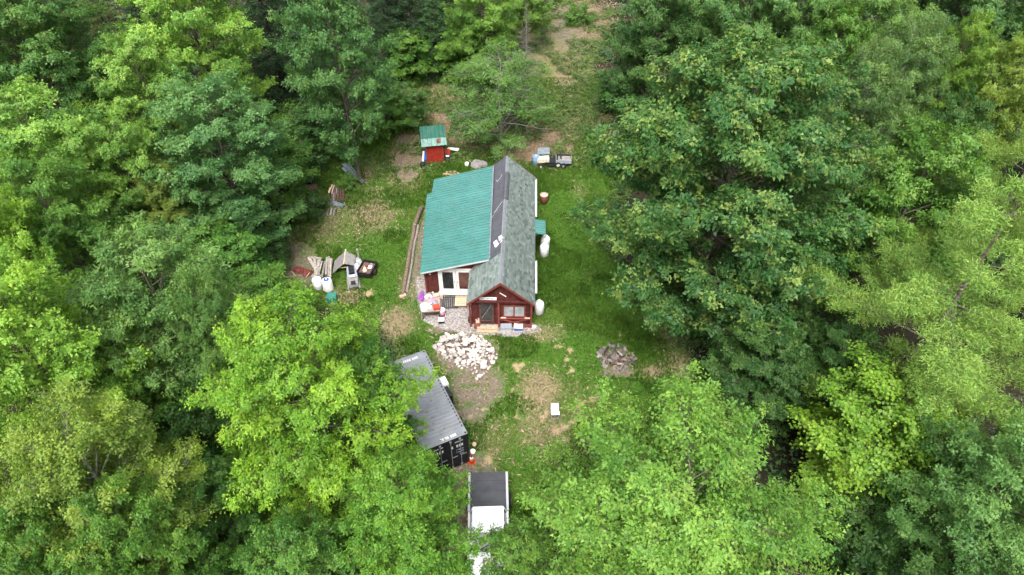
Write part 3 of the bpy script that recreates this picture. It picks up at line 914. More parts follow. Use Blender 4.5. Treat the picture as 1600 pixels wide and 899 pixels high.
# ------------------------------------------------------------------ pickup truck, nose towards the camera
def truck():
    t = thing('pickup_truck', 'white pickup truck with dark covered bed, parked under the front trees', 'pickup truck', (-1.1, 15.0, 0), 0.03)
    # local: -y is the nose.  bed 1.0..3.05, cab -0.95..1.0, hood -2.85..-0.95
    def side(pts, w, nm, m, taper=0.0):
        """profile in (y, z), extruded across the width"""
        mb = MB(); n = len(pts)
        vs = [(-w / 2, y, z) for y, z in pts] + [(w / 2, y, z) for y, z in pts]
        fs = [tuple(range(n)), tuple(range(2 * n - 1, n - 1, -1))] + [(i, n + i, n + (i + 1) % n, (i + 1) % n) for i in range(n)]
        return mb.add(vs, fs).build(nm, m, t)
    body = side([(-2.9, .5), (-2.92, .95), (-2.75, 1.13), (-1.0, 1.22), (-.95, 1.2), (1.0, 1.2), (1.0, .45), (-1.35, .42), (-1.5, .75), (-2.2, .75), (-2.35, .42)], 1.92, 'body', 'truck_white')
    hd = MB().prism([(-.8, -2.7, 1.145), (.8, -2.7, 1.145), (.72, -1.05, 1.235), (-.72, -1.05, 1.235)], (0, 0, .035)).build('hood', 'truck_white', t)
    MB().bar((-.25, -2.6, 1.19), (-.22, -1.1, 1.275), .05, .02).bar((.25, -2.6, 1.19), (.22, -1.1, 1.275), .05, .02).build('hood_crease', 'truck_white', hd)
    gh = MB()      # greenhouse glass
    gh.add([(-.86, -1.0, 1.2), (.86, -1.0, 1.2), (.86, 1.0, 1.2), (-.86, 1.0, 1.2), (-.68, -.25, 1.76), (.68, -.25, 1.76), (.7, .85, 1.76), (-.7, .85, 1.76)],
           [(3, 2, 1, 0), (4, 5, 6, 7), (0, 1, 5, 4), (1, 2, 6, 5), (2, 3, 7, 6), (3, 0, 4, 7)])
    cab = gh.build('cab_glass', 'glass', t)
    rf = MB().prism([(-.7, -.33, 1.765), (.7, -.33, 1.765), (.74, .1, 1.8), (.74, .8, 1.8), (.68, .93, 1.77), (-.68, .93, 1.77), (-.74, .8, 1.8), (-.74, .1, 1.8)], (0, 0, .07)).build('cab_roof', 'truck_white', t)
    for s in (-1, 1):
        MB().bar((s * .87, -1.02, 1.2), (s * .7, -.28, 1.79), .07, .07).build('pillar', 'truck_white', cab)
        MB().bar((s * .88, .1, 1.2), (s * .74, .12, 1.79), .08, .06).build('pillar', 'truck_white', cab)
        MB().bar((s * .87, .98, 1.2), (s * .72, .88, 1.79), .14, .06).build('pillar', 'truck_white', cab)
        MB().box((s * 1.1, -.75, 1.2), (.22, .1, .2)).build('mirror', 'black', t)
        dr = MB().box((s * .965, -.35, .82), (.02, 1.1, .66)).build('door', 'truck_white', t)
        MB().box((s * .985, .08, 1.02), (.03, .16, .03)).build('handle', 'black', dr)
        MB().box((s * .72, -2.91, .92), (.36, .06, .18)).build('headlight', 'lamp_glass', t)
        MB().box((s * .88, 3.08, .95), (.12, .05, .3)).build('tail_light', 'redplastic', t)
        for y in (-1.85, 2.0):
            w = MB().tube([(s * .98 - .13, y, .38), (s * .98 - .1, y, .38), (s * .98 + .1, y, .38), (s * .98 + .13, y, .38)], [.34, .38, .38, .34], 20).build('wheel', 'rubber', t, True)
            MB().tube([(s * (.98 + .125), y, .38), (s * (.98 + .14), y, .38)], .22, 14).build('rim', 'steel', w)
    side([(1.02, .5), (1.02, 1.22), (3.08, 1.22), (3.1, .55), (2.5, .5), (2.38, .78), (1.65, .78), (1.52, .5)], 1.92, 'bed', 'truck_white')
    for s in (-1, 1):
        MB().box((s * .93, 2.05, 1.245), (.1, 2.06, .05)).build('bed_rail', 'tote_pale', t)
    tn = MB().box((0, 2.05, 1.255), (1.74, 2.04, .05)).build('tonneau_cover', 'tonneau', t)
    for y in (1.5, 2.05, 2.6):
        MB().box((0, y, 1.284), (1.68, .03, .012)).build('cover_seam', 'tonneau', tn)
    MB().box((0, 3.16, .55), (1.8, .12, .2)).build('bumper', 'chrome', t)
    MB().box((0, -2.97, .55), (1.88, .14, .24)).build('bumper', 'chrome', t)
    MB().box((0, -2.93, .9), (1.0, .05, .22)).build('grille', 'black', t)
    MB().prism([(-.78, -.97, 1.24), (.78, -.97, 1.24), (.75, -.87, 1.3), (-.75, -.87, 1.3)], (0, 0, .01)).build('cowl', 'black', t)
    MB().bar((-.5, -.95, 1.27), (.05, -.75, 1.44), .02).bar((.1, -.95, 1.27), (.6, -.75, 1.44), .02).build('wiper', 'black', t)


truck()

# ------------------------------------------------------------------ stones
STV = [hull_stone(i, (1, .85, .65)) for i in range(8)]


def place_stone(me, m, parent, p, s, r, name='stone'):
    if not me.materials:
        me.materials.append(M[m])
    o = link(name, me, parent, p)
    o.rotation_euler = (r.uniform(-.5, .5), r.uniform(-.5, .5), r.uniform(0, 6.28))
    o.scale = (s * r.uniform(.8, 1.25), s * r.uniform(.8, 1.2), s * r.uniform(.8, 1.2))
    return o


c0 = at(727, 560)
pile = thing('stone_pile', 'heap of broken white stones on bare ground before the cabin', 'stone pile', (c0.x, c0.y, 0))
hw = [m.copy() for m in STV]
r = random.Random(21)
outline = [(680, 543), (688, 529), (716, 521), (750, 525), (767, 539), (780, 556), (770, 568), (759, 584), (744, 594), (730, 581), (712, 571), (691, 560)]
op_ = [at(x, y) for x, y in outline]
PP = [(p.x, p.y) for p in op_]
# dirty rubble heaped under the single stones
nb = 34
BX, BY = np.meshgrid(np.linspace(-5.2, -.2, nb), np.linspace(24.2, 29.6, nb))
sd0 = poly_sd(BX, BY, PP)
BZ = np.where(sd0 > -.12, np.minimum(.3, np.maximum(sd0 - .05, -.05) * .3) + (vnoise(BX, BY, .17, 31) - .6) * .1 * (sd0 > 0), -.2)
ii = np.arange(nb * nb).reshape(nb, nb)
QQ = np.stack([ii[:-1, :-1], ii[:-1, 1:], ii[1:, 1:], ii[1:, :-1]], -1).reshape(-1, 4)
core = np_mesh('rubble', np.stack([BX - c0.x, BY - c0.y, BZ], -1).reshape(-1, 3), QQ[(sd0.ravel()[QQ] > -.3).any(1)], 'rubble')
tag(link('rubble', core, pile), kind='stuff')
n = 0
while n < 300:
    x, y = r.uniform(-6, 1), r.uniform(23, 31)
    d = float(poly_sd(np.array([x]), np.array([y]), PP)[0])
    if d < -.03:
        continue
    hgt = min(.66, d * .62)
    s = min(.3, .07 + r.expovariate(1 / .06))
    if d < .15:
        s *= .8
    layer = .55 + .45 * r.random()
    place_stone(r.choice(hw), 'stone_white', pile, (x - c0.x, y - c0.y, hgt * layer + s * .45), s, r)
    n += 1

cf = at(963, 562)
fire = thing('fire_pit', 'burnt fire pit of grey stones and logs on the right lawn', 'fire pit', (cf.x, cf.y, 0))
gs = [m.copy() for m in STV]
for m_ in gs:
    m_.materials.clear()
for i in range(64):
    a, d = r.uniform(0, 6.28), (r.uniform(.8, 1.12) if i < 34 else r.uniform(0, .9))
    s = r.uniform(.09, .2)
    place_stone(r.choice(gs), 'stone_grey', fire, (d * math.cos(a), d * math.sin(a) * 1.0 + .1, s * .5 + (.12 if d < .6 else 0)), s, r)
place_stone(gs[0], 'stone_grey', fire, (-.85, .5, .15), .3, r)
for i in range(30):
    a = r.uniform(0, 3.14); l = r.uniform(.3, .65); x, y = r.gauss(0, .48), r.gauss(.15, .45); z = .08 + r.random() * .16
    dx, dy = math.cos(a) * l / 2, math.sin(a) * l / 2
    MB().tube([(x - dx, y - dy, z), (x + dx, y + dy, z + r.uniform(-.04, .08))], r.uniform(.03, .07), 7).build('log', r.choice(('char', 'wood_grey', 'log', 'char', 'wood_rust', 'wood_grey')), fire)

co = at(985, 200)
oc = thing('rock_outcrop', 'low grey-brown rock ledge at the back edge of the lawn', 'rock', (co.x, co.y, 0))
rk = [m.copy() for m in STV]
for i in range(13):
    f = i / 12 - .5
    place_stone(rk[i % 8], 'rock', oc, (f * 3.4 + r.gauss(0, .1), f * 3.0 + r.gauss(0, .22), .05), r.uniform(.28, .55), r)

# ------------------------------------------------------------------ loose things round the cabin
HROT = Matrix.Rotation(-0.025, 3, 'Z')


def hw_(x, y, z=0.0):
    return Vector((-0.68, 28.9, 0)) + HROT @ Vector((x, y, z))


def propane(x, y, label, h=1.1, rr=.32):
    t = thing('propane_tank', label, 'gas tank', (x, y, 0), 0, 'white gas tanks beside the cabin')
    MB().lathe([(rr * .72, .02), (rr * .8, .1), (rr, .16), (rr, h - .3), (rr * .93, h - .17), (rr * .7, h - .07), (rr * .3, h - .02), (.05, h)], 20).build('tank', 'tank', t, True)
    MB().lathe([(rr * .36, h - .06), (rr * .36, h + .06), (rr * .31, h + .06), (rr * .3, h - .05)], 16).build('collar', 'tank', t, True)
    MB().tube([(0, 0, h - .02), (0, 0, h + .05)], .03, 8).build('valve', 'rust', t)
    MB().lathe([(rr * .8, 0), (rr * .78, .07)], 16).build('foot_ring', 'rust', t)


p = at(844, 402); propane(2.24, p.y + .1, 'white gas tank below the green side canopy, nearest the camera of two')
propane(2.34, p.y + .95, 'white gas tank directly under the green side canopy, half hidden')
p = at(841, 492); propane(1.72, p.y + .1, 'white gas tank standing at the cabin front right corner')
p = at(846, 320)
t = thing('planter_barrel', 'reddish clay barrel planter beside the cabin right wall', 'barrel', (2.42, p.y + .2, 0))
MB().lathe([(.22, 0), (.29, .25), (.31, .5), (.28, .78), (.25, .78), (.25, .7)], 18).build('barrel', 'terracotta', t, True)
MB().lathe([(.3, .74), (.31, .8), (.27, .82), (.26, .76)], 18).build('rim', 'wood_pink', t)
MB().lathe([(.24, .68), (.02, .71)], 14).build('soil', 'soil', t)

# clutter table
p = at(674, 497)
tb = thing('folding_table', 'cluttered outdoor table on the gravel below the white doors', 'table', (p.x, p.y + .1, 0), .12)
MB().box((0, .55, .68), (1.25, 1.55, .05)).build('table_top', 'wood_grey', tb)
for x in (-.52, .52):
    for y in (-.12, 1.2):
        MB().box((x, y, .33), (.07, .07, .66)).build('leg', 'wood_rust', tb)
MB().box((0, -.16, .56), (1.1, .04, .14)).build('apron', 'wood_rust', tb)
TZ = .71


def on_table(x, y, z=TZ):
    v = Matrix.Rotation(.12, 3, 'Z') @ Vector((x, y, 0)); return (p.x + v.x, p.y + .1 + v.y, z)


def heap(name, label, cat, loc, s, m, seed, n=5, group=None):
    """crumpled cloth / bag: one lumpy closed mesh"""
    q = random.Random(seed); pts = []
    nu, nv = 14, 7; mb = MB(); vs = []
    for j in range(nv + 1):
        f = j / nv
        for i in range(nu):
            a = 2 * PI * i / nu
            k = math.sin(f * PI * .5 + .02) * (1 + .22 * math.sin(3 * a + seed) * f + q.uniform(-.13, .13))
            vs.append((s[0] * k * math.cos(a), s[1] * k * math.sin(a), s[2] * (math.cos(f * PI * .5) * (1 + q.uniform(-.25, .25)))))
    fs = [(j * nu + i, (j + 1) * nu + i, (j + 1) * nu + (i + 1) % nu, j * nu + (i + 1) % nu) for j in range(nv) for i in range(nu)]
    o = mb.add(vs, fs).build(name, m, None, False, loc)
    return tag(o, label, cat, group)


def bucket(label, loc, rr, h, m, lid=None, cat='bucket'):
    t = thing('bucket', label, cat, loc)
    MB().lathe([(rr * .86, 0), (rr, h), (rr * .95, h), (rr * .82, .02)], 18).build('pail', m, t, True)
    MB().lathe([(rr * 1.04, h - .01), (rr * 1.04, h + .03), (rr * .9, h + .04)], 18).build('lid', lid or m, t, True)
    hp = [(rr * math.cos(a), .0, h * .9 - .12 * math.sin(a)) for a in np.linspace(0, PI, 9)]
    MB().tube([(q[0], -rr * .9 * math.sin(a_), q[2]) for q, a_ in zip(hp, np.linspace(0, PI, 9))], .008, 5).build('handle', 'steel', t)
    return t


def tub(name, label, cat, loc, size, mb_, ml, rz=0.0, hh=.72):
    """storage box with a lid, slightly tapered"""
    t = thing(name, label, cat, loc, rz)
    w, d, h = size
    MB().box((0, 0, h * hh / 2), (w * .92, d * .92, h * hh), taper=1.05).build('box', mb_, t)
    MB().box((0, 0, h * hh + h * (1 - hh) / 2), (w, d, h * (1 - hh)), taper=.95).build('lid', ml, t)
    for s in (-1, 1):
        MB().box((s * w * .49, 0, h * .62), (.03, d * .3, .04)).build('handle', ml, t)
    return t


heap('crumpled_sheet', 'crumpled white sheet heaped on the front of the cluttered table', 'cloth', on_table(-.3, .2), (.34, .36, .16), 'white_clean', 1)
heap('cloth_bundle', 'pink cloth bundle among the clutter on the table', 'cloth', on_table(.1, .75), (.26, .24, .12), 'pink', 2)
heap('cloth_bundle', 'small white cloth lying at the back of the cluttered table', 'cloth', on_table(-.1, 1.12), (.24, .2, .1), 'white', 3)
heap('purple_bag', 'purple bag at the back left corner of the cluttered table', 'bag', on_table(-.52, 1.15), (.18, .42, .2), 'purple', 4)
heap('dark_bag', 'dark grey bag in the middle of the cluttered table', 'bag', on_table(.3, .5), (.17, .16, .14), 'tote_grey', 5)
tub('crate', 'orange-red plastic crate on the front right of the cluttered table', 'crate', on_table(.38, .0), (.42, .34, .24), 'redplastic', 'redplastic', .2)
tub('parcel', 'pale pink box at the back right of the cluttered table', 'box', on_table(.38, 1.08), (.34, .3, .16), 'wood_pink', 'wood_pink', .4)
for i, (x, y, m_, l_) in enumerate(((.05, .35, 'teal', 'small teal jar among the clutter on the table'), (-.05, .95, 'redplastic', 'small red jar behind the pink bundle on the table'), (.2, 1.3, 'paleblue', 'small blue jar at the back edge of the table'))):
    o = thing('jar', l_, 'jar', on_table(x, y))
    MB().lathe([(.06, 0), (.065, .12), (.05, .16)], 12).build('glass_body', m_, o, True); MB().lathe([(.054, .155), (.054, .19)], 12).build('lid', 'white', o)
q = at(691, 493); bucket('white pail with white lid standing right of the cluttered table', (q.x, q.y, 0), .21, .5, 'pink', 'white_clean')
q = at(690, 504); tub('toolbox', 'small black box with white lid before the cluttered table', 'box', (q.x, q.y, 0), (.38, .3, .32), 'black', 'white', .05)
q = at(704, 473)
dm = thing('floor_mat', 'black slatted floor mat before the left white door', 'mat', (q.x, q.y, .02), .03)
for i in range(9):
    MB().box((-.48 + i * .12, 0, .015), (.085, 1.15, .025)).build('slat', 'mat_dark', dm)
MB().box((0, -.45, .0), (1.05, .06, .02)).box((0, .45, .0), (1.05, .06, .02)).build('base', 'mat_dark', dm)
q = at(718, 476)
dk = thing('wooden_step', 'weathered wooden step platform before the right white door', 'step', (q.x + .1, q.y + .1, 0), 0)
for i in range(5):
    MB().box((0, -.38 + i * .19, .24), (.78, .175, .04)).build('plank', 'wood_pale', dk)
for x in (-.34, .34):
    MB().box((x, 0, .11), (.06, .92, .22)).build('side_board', 'wood_rust', dk)
q = at(686, 466); o = thing('wooden_step', 'pinkish wooden block step left of the white doors', 'step', (q.x - .05, q.y - .05, 0))
MB().box((0, 0, .14), (.6, .4, .05)).build('tread', 'wood_pink', o)
for s in (-1, 1):
    MB().box((s * .25, 0, .06), (.06, .36, .12)).build('support', 'wood_pink', o)
q = at(738, 503)
o = thing('stump_table', 'dark stump-like stand with white jugs left of the front door', 'stand', (q.x, q.y + .1, 0))
MB().lathe([(.3, 0), (.26, .1), (.25, .6), (.27, .64)], 12).build('stump', 'bark_dark', o)
MB().box((0, 0, .66), (.55, .5, .04)).build('top', 'wood_grey', o)
for i, (x, y, l_) in enumerate(((-.1, .0, 'white jug on the stump stand, nearer the camera'), (.1, .12, 'white jug at the back of the stump stand'))):
    j = thing('jug', l_, 'jug', (q.x + x, q.y + .1 + y, .68))
    MB().lathe([(.09, 0), (.1, .04), (.1, .2), (.04, .28), (.04, .31)], 14).build('body', 'white_clean', j, True)
    MB().lathe([(.045, .305), (.045, .34)], 10).build('cap', 'redplastic' if i else 'white', j)
q = at(748, 508)
o = tag(MB().bar((0, 0, .02), (-.1, .35, 1.02), .3, .05).build('leaning_board', 'wood_pink', None, False, (q.x, q.y - .05, 0)), 'pale pinkish board leaning beside the front door', 'board')
q = at(746, 511)
o = tag(MB().box((0, 0, .07), (.42, .35, .14)).box((0, .02, .17), (.36, .3, .06)).build('paver_stack', 'terracotta', None, False, (q.x, q.y, 0)), 'reddish pavers stacked at the foot of the leaning board', 'pavers')
q = at(791, 514); tub('storage_tote', 'grey plastic storage tote before the porch rail', 'tote', (q.x, q.y - .08, 0), (.72, .42, .36), 'tote_pale', 'tote_grey', .02, .66)
q = at(810, 513); tub('cooler', 'blue cooler with white lid before the porch rail', 'cooler', (q.x, q.y - .06, 0), (.56, .36, .36), 'blue', 'white_clean', -.05, .6)

# things behind and beside the cabin
q = at(703, 272)
o = thing('lumber_pile', 'few pale planks lying behind the left end of the lean-to', 'lumber', (q.x + .1, q.y - .2, 0))
for i in range(4):
    MB().box((0, .12 * i, .06 + .05 * (i % 2)), (1.5 - .2 * i, .11, .045), .05 * i).build('plank', 'wood_pale', o)
q = at(747, 262)
heap('junk_heap', 'grey tarped heap of junk behind the lean-to roof', 'junk', (q.x, q.y + .2, 0), (.7, .4, .5), 'tarp', 7)
bucket('white bucket beside the tarped junk heap behind the cabin', (q.x - .9, q.y + .1, 0), .16, .36, 'white_clean')
q = at(661, 262); o = thing('jerry_can', 'dark drum left of the outhouse with blue things on it', 'drum', (q.x, q.y, 0))
MB().lathe([(.2, 0), (.21, .05), (.21, .42), (.19, .45)], 14).build('drum', 'black', o, True); MB().lathe([(.12, .45), (.12, .48)], 10).build('lid', 'black', o)
q = at(665, 252); o = thing('folded_tarp', 'blue and white folded tarp leaning on the outhouse left side', 'tarp', (q.x, q.y, 0))
MB().bar((-.05, -.1, .05), (.1, .25, .85), .3, .1).build('blue_fold', 'blue', o); MB().bar((-.2, -.1, .05), (-.1, .25, .8), .14, .09).build('white_fold', 'white_clean', o)
q = at(699, 250); bucket('black bucket with white contents right of the outhouse', (q.x + .05, q.y - .1, 0), .27, .4, 'black', 'black')
heap('white_rag', 'white rag lying in the black bucket by the outhouse', 'rag', (q.x + .05, q.y - .1, .43), (.16, .1, .06), 'white_clean', 12)
tub('bin', 'orange-red bin against the outhouse right wall', 'bin', (q.x - .02, q.y + .55, 0), (.5, .45, .55), 'redplastic', 'redplastic', .1)
q = at(708, 238)
tag(MB().bar((-.45, .1, .3), (.5, -.15, .34), .36, .04).bar((-.3, .1, 0), (-.3, .1, .3), .06).bar((.35, -.1, 0), (.35, -.1, .3), .06).build('bench', 'white', None, False, (q.x, q.y, 0)), 'white board bench right of the outhouse', 'bench')
q = at(651, 228); o = thing('worn_car_tyre', 'old dark tyre lying left of the outhouse roof', 'tyre', (q.x, q.y, 0))
MB().lathe([(.2, .04), (.3, .0), (.34, .1), (.3, .2), (.2, .16)], 18).build('tread', 'rubber', o, True)
MB().lathe([(.19, .05), (.17, .1), (.19, .15)], 14).build('rim', 'rust', o, True)

# ride-on mower with cart behind the cabin
q = at(857, 258)
mw = thing('ride_on_mower', 'cream and black ride-on mower parked behind the cabin', 'mower', (q.x, q.y, 0), PI / 2 + .1)
MB().prism([(-.27, .0, .4), (.27, .0, .4), (.24, .95, .4), (-.24, .95, .4)], (0, -.02, .34)).build('hood', 'cream', mw)
MB().box((0, -.3, .38), (.7, 1.3, .12)).build('chassis', 'black', mw)
MB().box((0, -.2, .2), (1.0, .8, .14)).build('mower_deck', 'black', mw)
st_ = MB().box((0, -.75, .58), (.46, .42, .12)).build('seat', 'black', mw); MB().box((0, -.97, .78), (.46, .1, .4), 0, -.2).build('backrest', 'black', st_)
MB().bar((0, -.05, .6), (0, -.22, .95), .04).build('steering_column', 'black', mw)
MB().tube([(.17 * math.cos(a), -.24 + .15 * math.sin(a), .97 + .06 * math.sin(a)) for a in np.linspace(0, 2 * PI, 15)], .02, 6).build('steering_wheel', 'black', mw)
for x, y, rr in ((-.42, .7, .19), (.42, .7, .19), (-.46, -.7, .27), (.46, -.7, .27)):
    w = MB().tube([(x - .09, y, rr), (x + .09, y, rr)], rr, 16).build('wheel', 'rubber', mw); MB().tube([(x - .1, y, rr), (x + .1, y, rr)], rr * .5, 12).build('rim', 'cream', w)
for s in (-1, 1):
    MB().box((s * .16, .96, .56), (.1, .03, .08)).build('headlight', 'lamp_glass', mw)
q = at(880, 258)
ct = thing('garden_cart', 'grey two-wheeled garden cart right of the ride-on mower', 'cart', (q.x, q.y, 0), -.05)
MB().box((0, 0, .42), (1.2, .85, .04)).build('tray_floor', 'tarp', ct)
for (x, y, w, d) in ((0, .43, 1.24, .04), (0, -.43, 1.24, .04), (.61, 0, .04, .86), (-.61, 0, .04, .86)):
    MB().box((x, y, .58), (w, d, .3)).build('tray_side', 'tote_grey' if y <= 0 else 'black', ct)
MB().box((.05, -.03, .56), (1.0, .7, .2)).build('load', 'tarp', ct)
for s in (-1, 1):
    w = MB().tube([(0, s * .5 - .06, .24), (0, s * .5 + .06, .24)], .24, 16).build('wheel', 'rubber', ct); MB().tube([(0, s * .5 - .065, .24), (0, s * .5 + .065, .24)], .11, 10).build('rim', 'steel', w)
MB().bar((-.6, 0, .4), (-1.1, 0, .35), .05).build('drawbar', 'black', ct)
q = at(837, 257); o = thing('water_drum', 'faded blue drum left of the ride-on mower', 'drum', (q.x, q.y, 0))
MB().lathe([(.27, 0), (.29, .06), (.29, .42), (.3, .45), (.29, .48), (.29, .8), (.27, .84), (.05, .84)], 18).build('drum', 'paleblue', o, True); MB().lathe([(.06, .84), (.06, .88)], 10).build('bung', 'white', o)
q = at(849, 247)
tag(MB().prism([(-.5, -.3, .3), (.5, -.3, .3), (.55, .3, .55), (-.45, .3, .55)], (0, 0, .03)).bar((-.4, .2, 0), (-.4, .2, .5), .05).bar((.45, .2, 0), (.45, .2, .5), .05).bar((0, -.25, 0), (0, -.25, .3), .05).build('sheet_rack', 'slate', None, False, (q.x, q.y + .35, 0)), 'grey sheet propped up behind the ride-on mower', 'sheet')

# long logs along the lean-to
for i, (x0, y0, x1, y1, rr, l_) in enumerate(((658, 325, 648, 352, .17, 'short log at the far end of the row beside the lean-to'),
                                              (648, 350, 629, 462, .15, 'long bark-covered log with pale cut end left of the lean-to'),
                                              (653, 352, 636, 455, .10, 'thin weathered pole lying right along the long log'))):
    A, B = at(x0, y0, rr), at(x1, y1, rr); c = (A + B) / 2; n_ = 7
    o = thing('log', l_, 'log', (c.x, c.y, 0))
    q_ = random.Random(i)
    pts = [A.lerp(B, k / n_) - Vector((c.x, c.y, 0)) + Vector((q_.uniform(-.03, .03), 0, 0)) for k in range(n_ + 1)]
    MB().tube(pts, [rr * (1 - .12 * k / n_ + q_.uniform(-.06, .06)) for k in range(n_ + 1)], 10).build('stem', 'wood_grey' if i == 2 else 'log', o)
    d_ = (pts[-1] - pts[-2]).normalized()
    MB().tube([pts[-1], pts[-1] + d_ * .02], rr * .8, 10).build('cut_face', 'log_end', o)
    if i == 1:
        e = pts[-1]
        MB().tube([e + Vector((-.2, -.15, 0)), e + Vector((.15, .12, -.02))], .12, 9).build('cut_chunk', 'log_end', o)

# ------------------------------------------------------------------ junk corner on the left
def boards(label, px, py, specs, m='wood_grey'):
    c = at(px, py); o = thing('board_pile', label, 'boards', (c.x, c.y, 0))
    for (x0, y0, x1, y1, z0, z1, w) in specs:
        A, B = at(x0, y0, z0) - c, at(x1, y1, z1) - c
        MB().bar(A, B, w, .045).build('board', m, o)
    return o


boards('splayed pile of weathered grey boards behind the white drums', 500, 425, [
    (482, 402, 502, 436, .55, .1, .2), (491, 401, 494, 432, .5, .12, .17), (500, 404, 490, 440, .5, .1, .2), (488, 430, 492, 441, .2, .2, .17),
    (485, 402, 503, 404, .45, .45, .14), (496, 406, 498, 430, .4, .25, .14), (503, 408, 498, 428, .35, .2, .12)])
boards('stack of parallel grey boards between the splayed pile and the tarp', 513, 418, [
    (508, 408, 503, 434, .3, .3, .13), (511, 402, 509, 430, .35, .3, .13), (514, 401, 513, 432, .38, .32, .12), (517, 404, 516, 434, .4, .34, .12), (519, 405, 515, 430, .3, .25, .11)])
q = at(497, 452)
o = thing('plastic_drum', 'plain white plastic drum in front of the splayed boards', 'drum', (q.x, q.y + .15, 0))
MB().lathe([(.29, 0), (.31, .05), (.31, .3), (.32, .33), (.31, .36), (.31, .7), (.29, .76), (.27, .77)], 20).build('drum', 'white_clean', o, True); MB().lathe([(.26, .76), (.1, .79)], 16).build('lid', 'white_clean', o, True)
q = at(513, 455)
o = thing('plastic_drum', 'white plastic drum with a blue lid beside the plain white drum', 'drum', (q.x, q.y + .15, 0))
MB().lathe([(.31, 0), (.33, .05), (.33, .75), (.31, .85), (.25, .88)], 20).build('drum', 'white_clean', o, True)
for i in range(6):
    MB().lathe([(.334, .12 + i * .1), (.34, .14 + i * .1), (.334, .16 + i * .1)], 20).build('rib', 'white', o)
MB().lathe([(.17, .88), (.17, .93), (.05, .95)], 16).build('lid', 'blue', o, True)
MB().lathe([(.06, .95), (.05, .99)], 10).build('knob', 'white', o)
# tarp thrown over a ridge pole
q = at(535, 420)
tp = thing('tarp_shelter', 'grey tarp thrown over a pole as a low tent by the junk', 'tarp', (q.x, q.y, 0))
A = lambda x, y, z: at(x, y, z) - Vector((q.x, q.y, 0))
for nm, pts in (('tarp_side', [A(540, 392, 1.0), A(537, 412, 1.0), A(519, 428, .12), A(523, 407, .2)]), ('tarp_side', [A(540, 392, 1.0), A(537, 412, 1.0), A(553, 415, .65), A(556, 400, .6)])):
    n_ = 6; mb = MB(); vs = []
    for j in range(n_ + 1):
        for i in range(n_ + 1):
            P = pts[0].lerp(pts[3], i / n_).lerp(pts[1].lerp(pts[2], i / n_), j / n_)
            P.z += math.sin(i * 2.1 + j * 1.3) * .03 * (0 < i < n_)
            vs.append(P)
    fs = [(j * 7 + i, j * 7 + i + 1, (j + 1) * 7 + i + 1, (j + 1) * 7 + i) for j in range(n_) for i in range(n_)]
    k = len(vs); vs = vs + [v + Vector((0, 0, -.02)) for v in vs]; fs = fs + [tuple(reversed([a + k for a in f])) for f in fs]
    mb.add(vs, fs).build(nm, 'tarp', tp, True)
MB().bar(A(528, 419, .5), A(549, 417, .5), .06, .06).build('cross_pole', 'wood_pale', tp)
MB().bar(A(540, 390, 1.0), A(537, 413, 1.0), .06, .06).build('ridge_pole', 'wood_pale', tp)
MB().bar(A(540, 391, .0), A(540, 391, 1.0), .09, .09).build('post', 'white', tp)
heap('white_sack', 'big white sack heaped right of the grey tarp tent', 'sack', tuple(at(556, 425)), (.42, .6, .55), 'white', 14)
heap('white_sack', 'small white sack tucked behind the big white sack', 'sack', tuple(at(560, 412)), (.3, .3, .45), 'tote_pale', 15)
q = at(562, 410); tag(MB().bar((0, 0, 0), (0, .05, 1.1), .1, .1).box((0, .05, 1.1), (.14, .14, .04)).build('stake', 'wood_grey', None, False, (q.x, q.y, 0)), 'weathered wooden stake right of the white sacks', 'stake')
q = at(552, 438)
mo = thing('old_engine', 'old grey snow machine with black front below the tarp tent', 'machine', (q.x, q.y, 0), .25)
MB().prism([(-.34, -.3, .15), (.34, -.3, .15), (.3, .7, .2), (-.3, .7, .2)], (0, .05, .4)).build('cowling', 'tote_grey', mo)
MB().prism([(-.3, -.85, .1), (.3, -.85, .1), (.34, -.3, .15), (-.34, -.3, .15)], (0, .06, .3)).build('nose', 'tarp', mo)
MB().box((0, .3, .66), (.36, .7, .14)).build('seat', 'black', mo)
MB().box((0, -.7, .42), (.3, .3, .05)).build('windshield', 'black', mo)
MB().box((0, -.25, .6), (.4, .16, .1)).build('headlight', 'lamp_glass', mo)
for s in (-1, 1):
    MB().bar((s * .36, -1.0, .12), (s * .36, .3, .05), .1, .05).build('ski', 'steel', mo)
q = at(575, 427)
tr_ = thing('utility_trailer', 'black tray trailer full of brown debris beside the tarp tent', 'trailer', (q.x, q.y, 0), -.22)
MB().box((0, 0, .3), (.95, 1.25, .05)).build('bed', 'black', tr_)
for (x, y, w, d) in ((-.48, 0, .05, 1.3), (.48, 0, .05, 1.3), (0, .64, .95, .05), (0, -.64, .95, .05)):
    MB().box((x, y, .44), (w, d, .3)).build('side_board', 'black', tr_)
for s in (-1, 1):
    w = MB().tube([(s * .56 - .06, 0, .2), (s * .56 + .06, 0, .2)], .2, 14).build('wheel', 'rubber', tr_); MB().tube([(s * .56 - .065, 0, .2), (s * .56 + .065, 0, .2)], .09, 10).build('rim', 'rust', w)
MB().box((0, 0, .36), (.88, 1.18, .1)).build('debris', 'wood_rust', tr_)
qq = random.Random(5)
for i in range(9):
    x, y = qq.uniform(-.3, .3), qq.uniform(-.45, .45)
    MB().box((x, y, .44 + .01 * i), (qq.uniform(.1, .3), qq.uniform(.15, .4), .03), qq.uniform(0, 3)).build('scrap', qq.choice(('wood_pink', 'wood_grey', 'white', 'rust')), tr_)
q = at(520, 470); tub('plastic_bin', 'teal plastic bin half hidden by leaves below the drums', 'bin', (q.x, q.y, 0), (.62, .55, .5), 'teal', 'teal', .05)
q = at(466, 424); heap('red_tarp', 'faded red tarp bundle left of the splayed boards', 'tarp', tuple(q), (.4, .3, .3), 'dullred', 18)
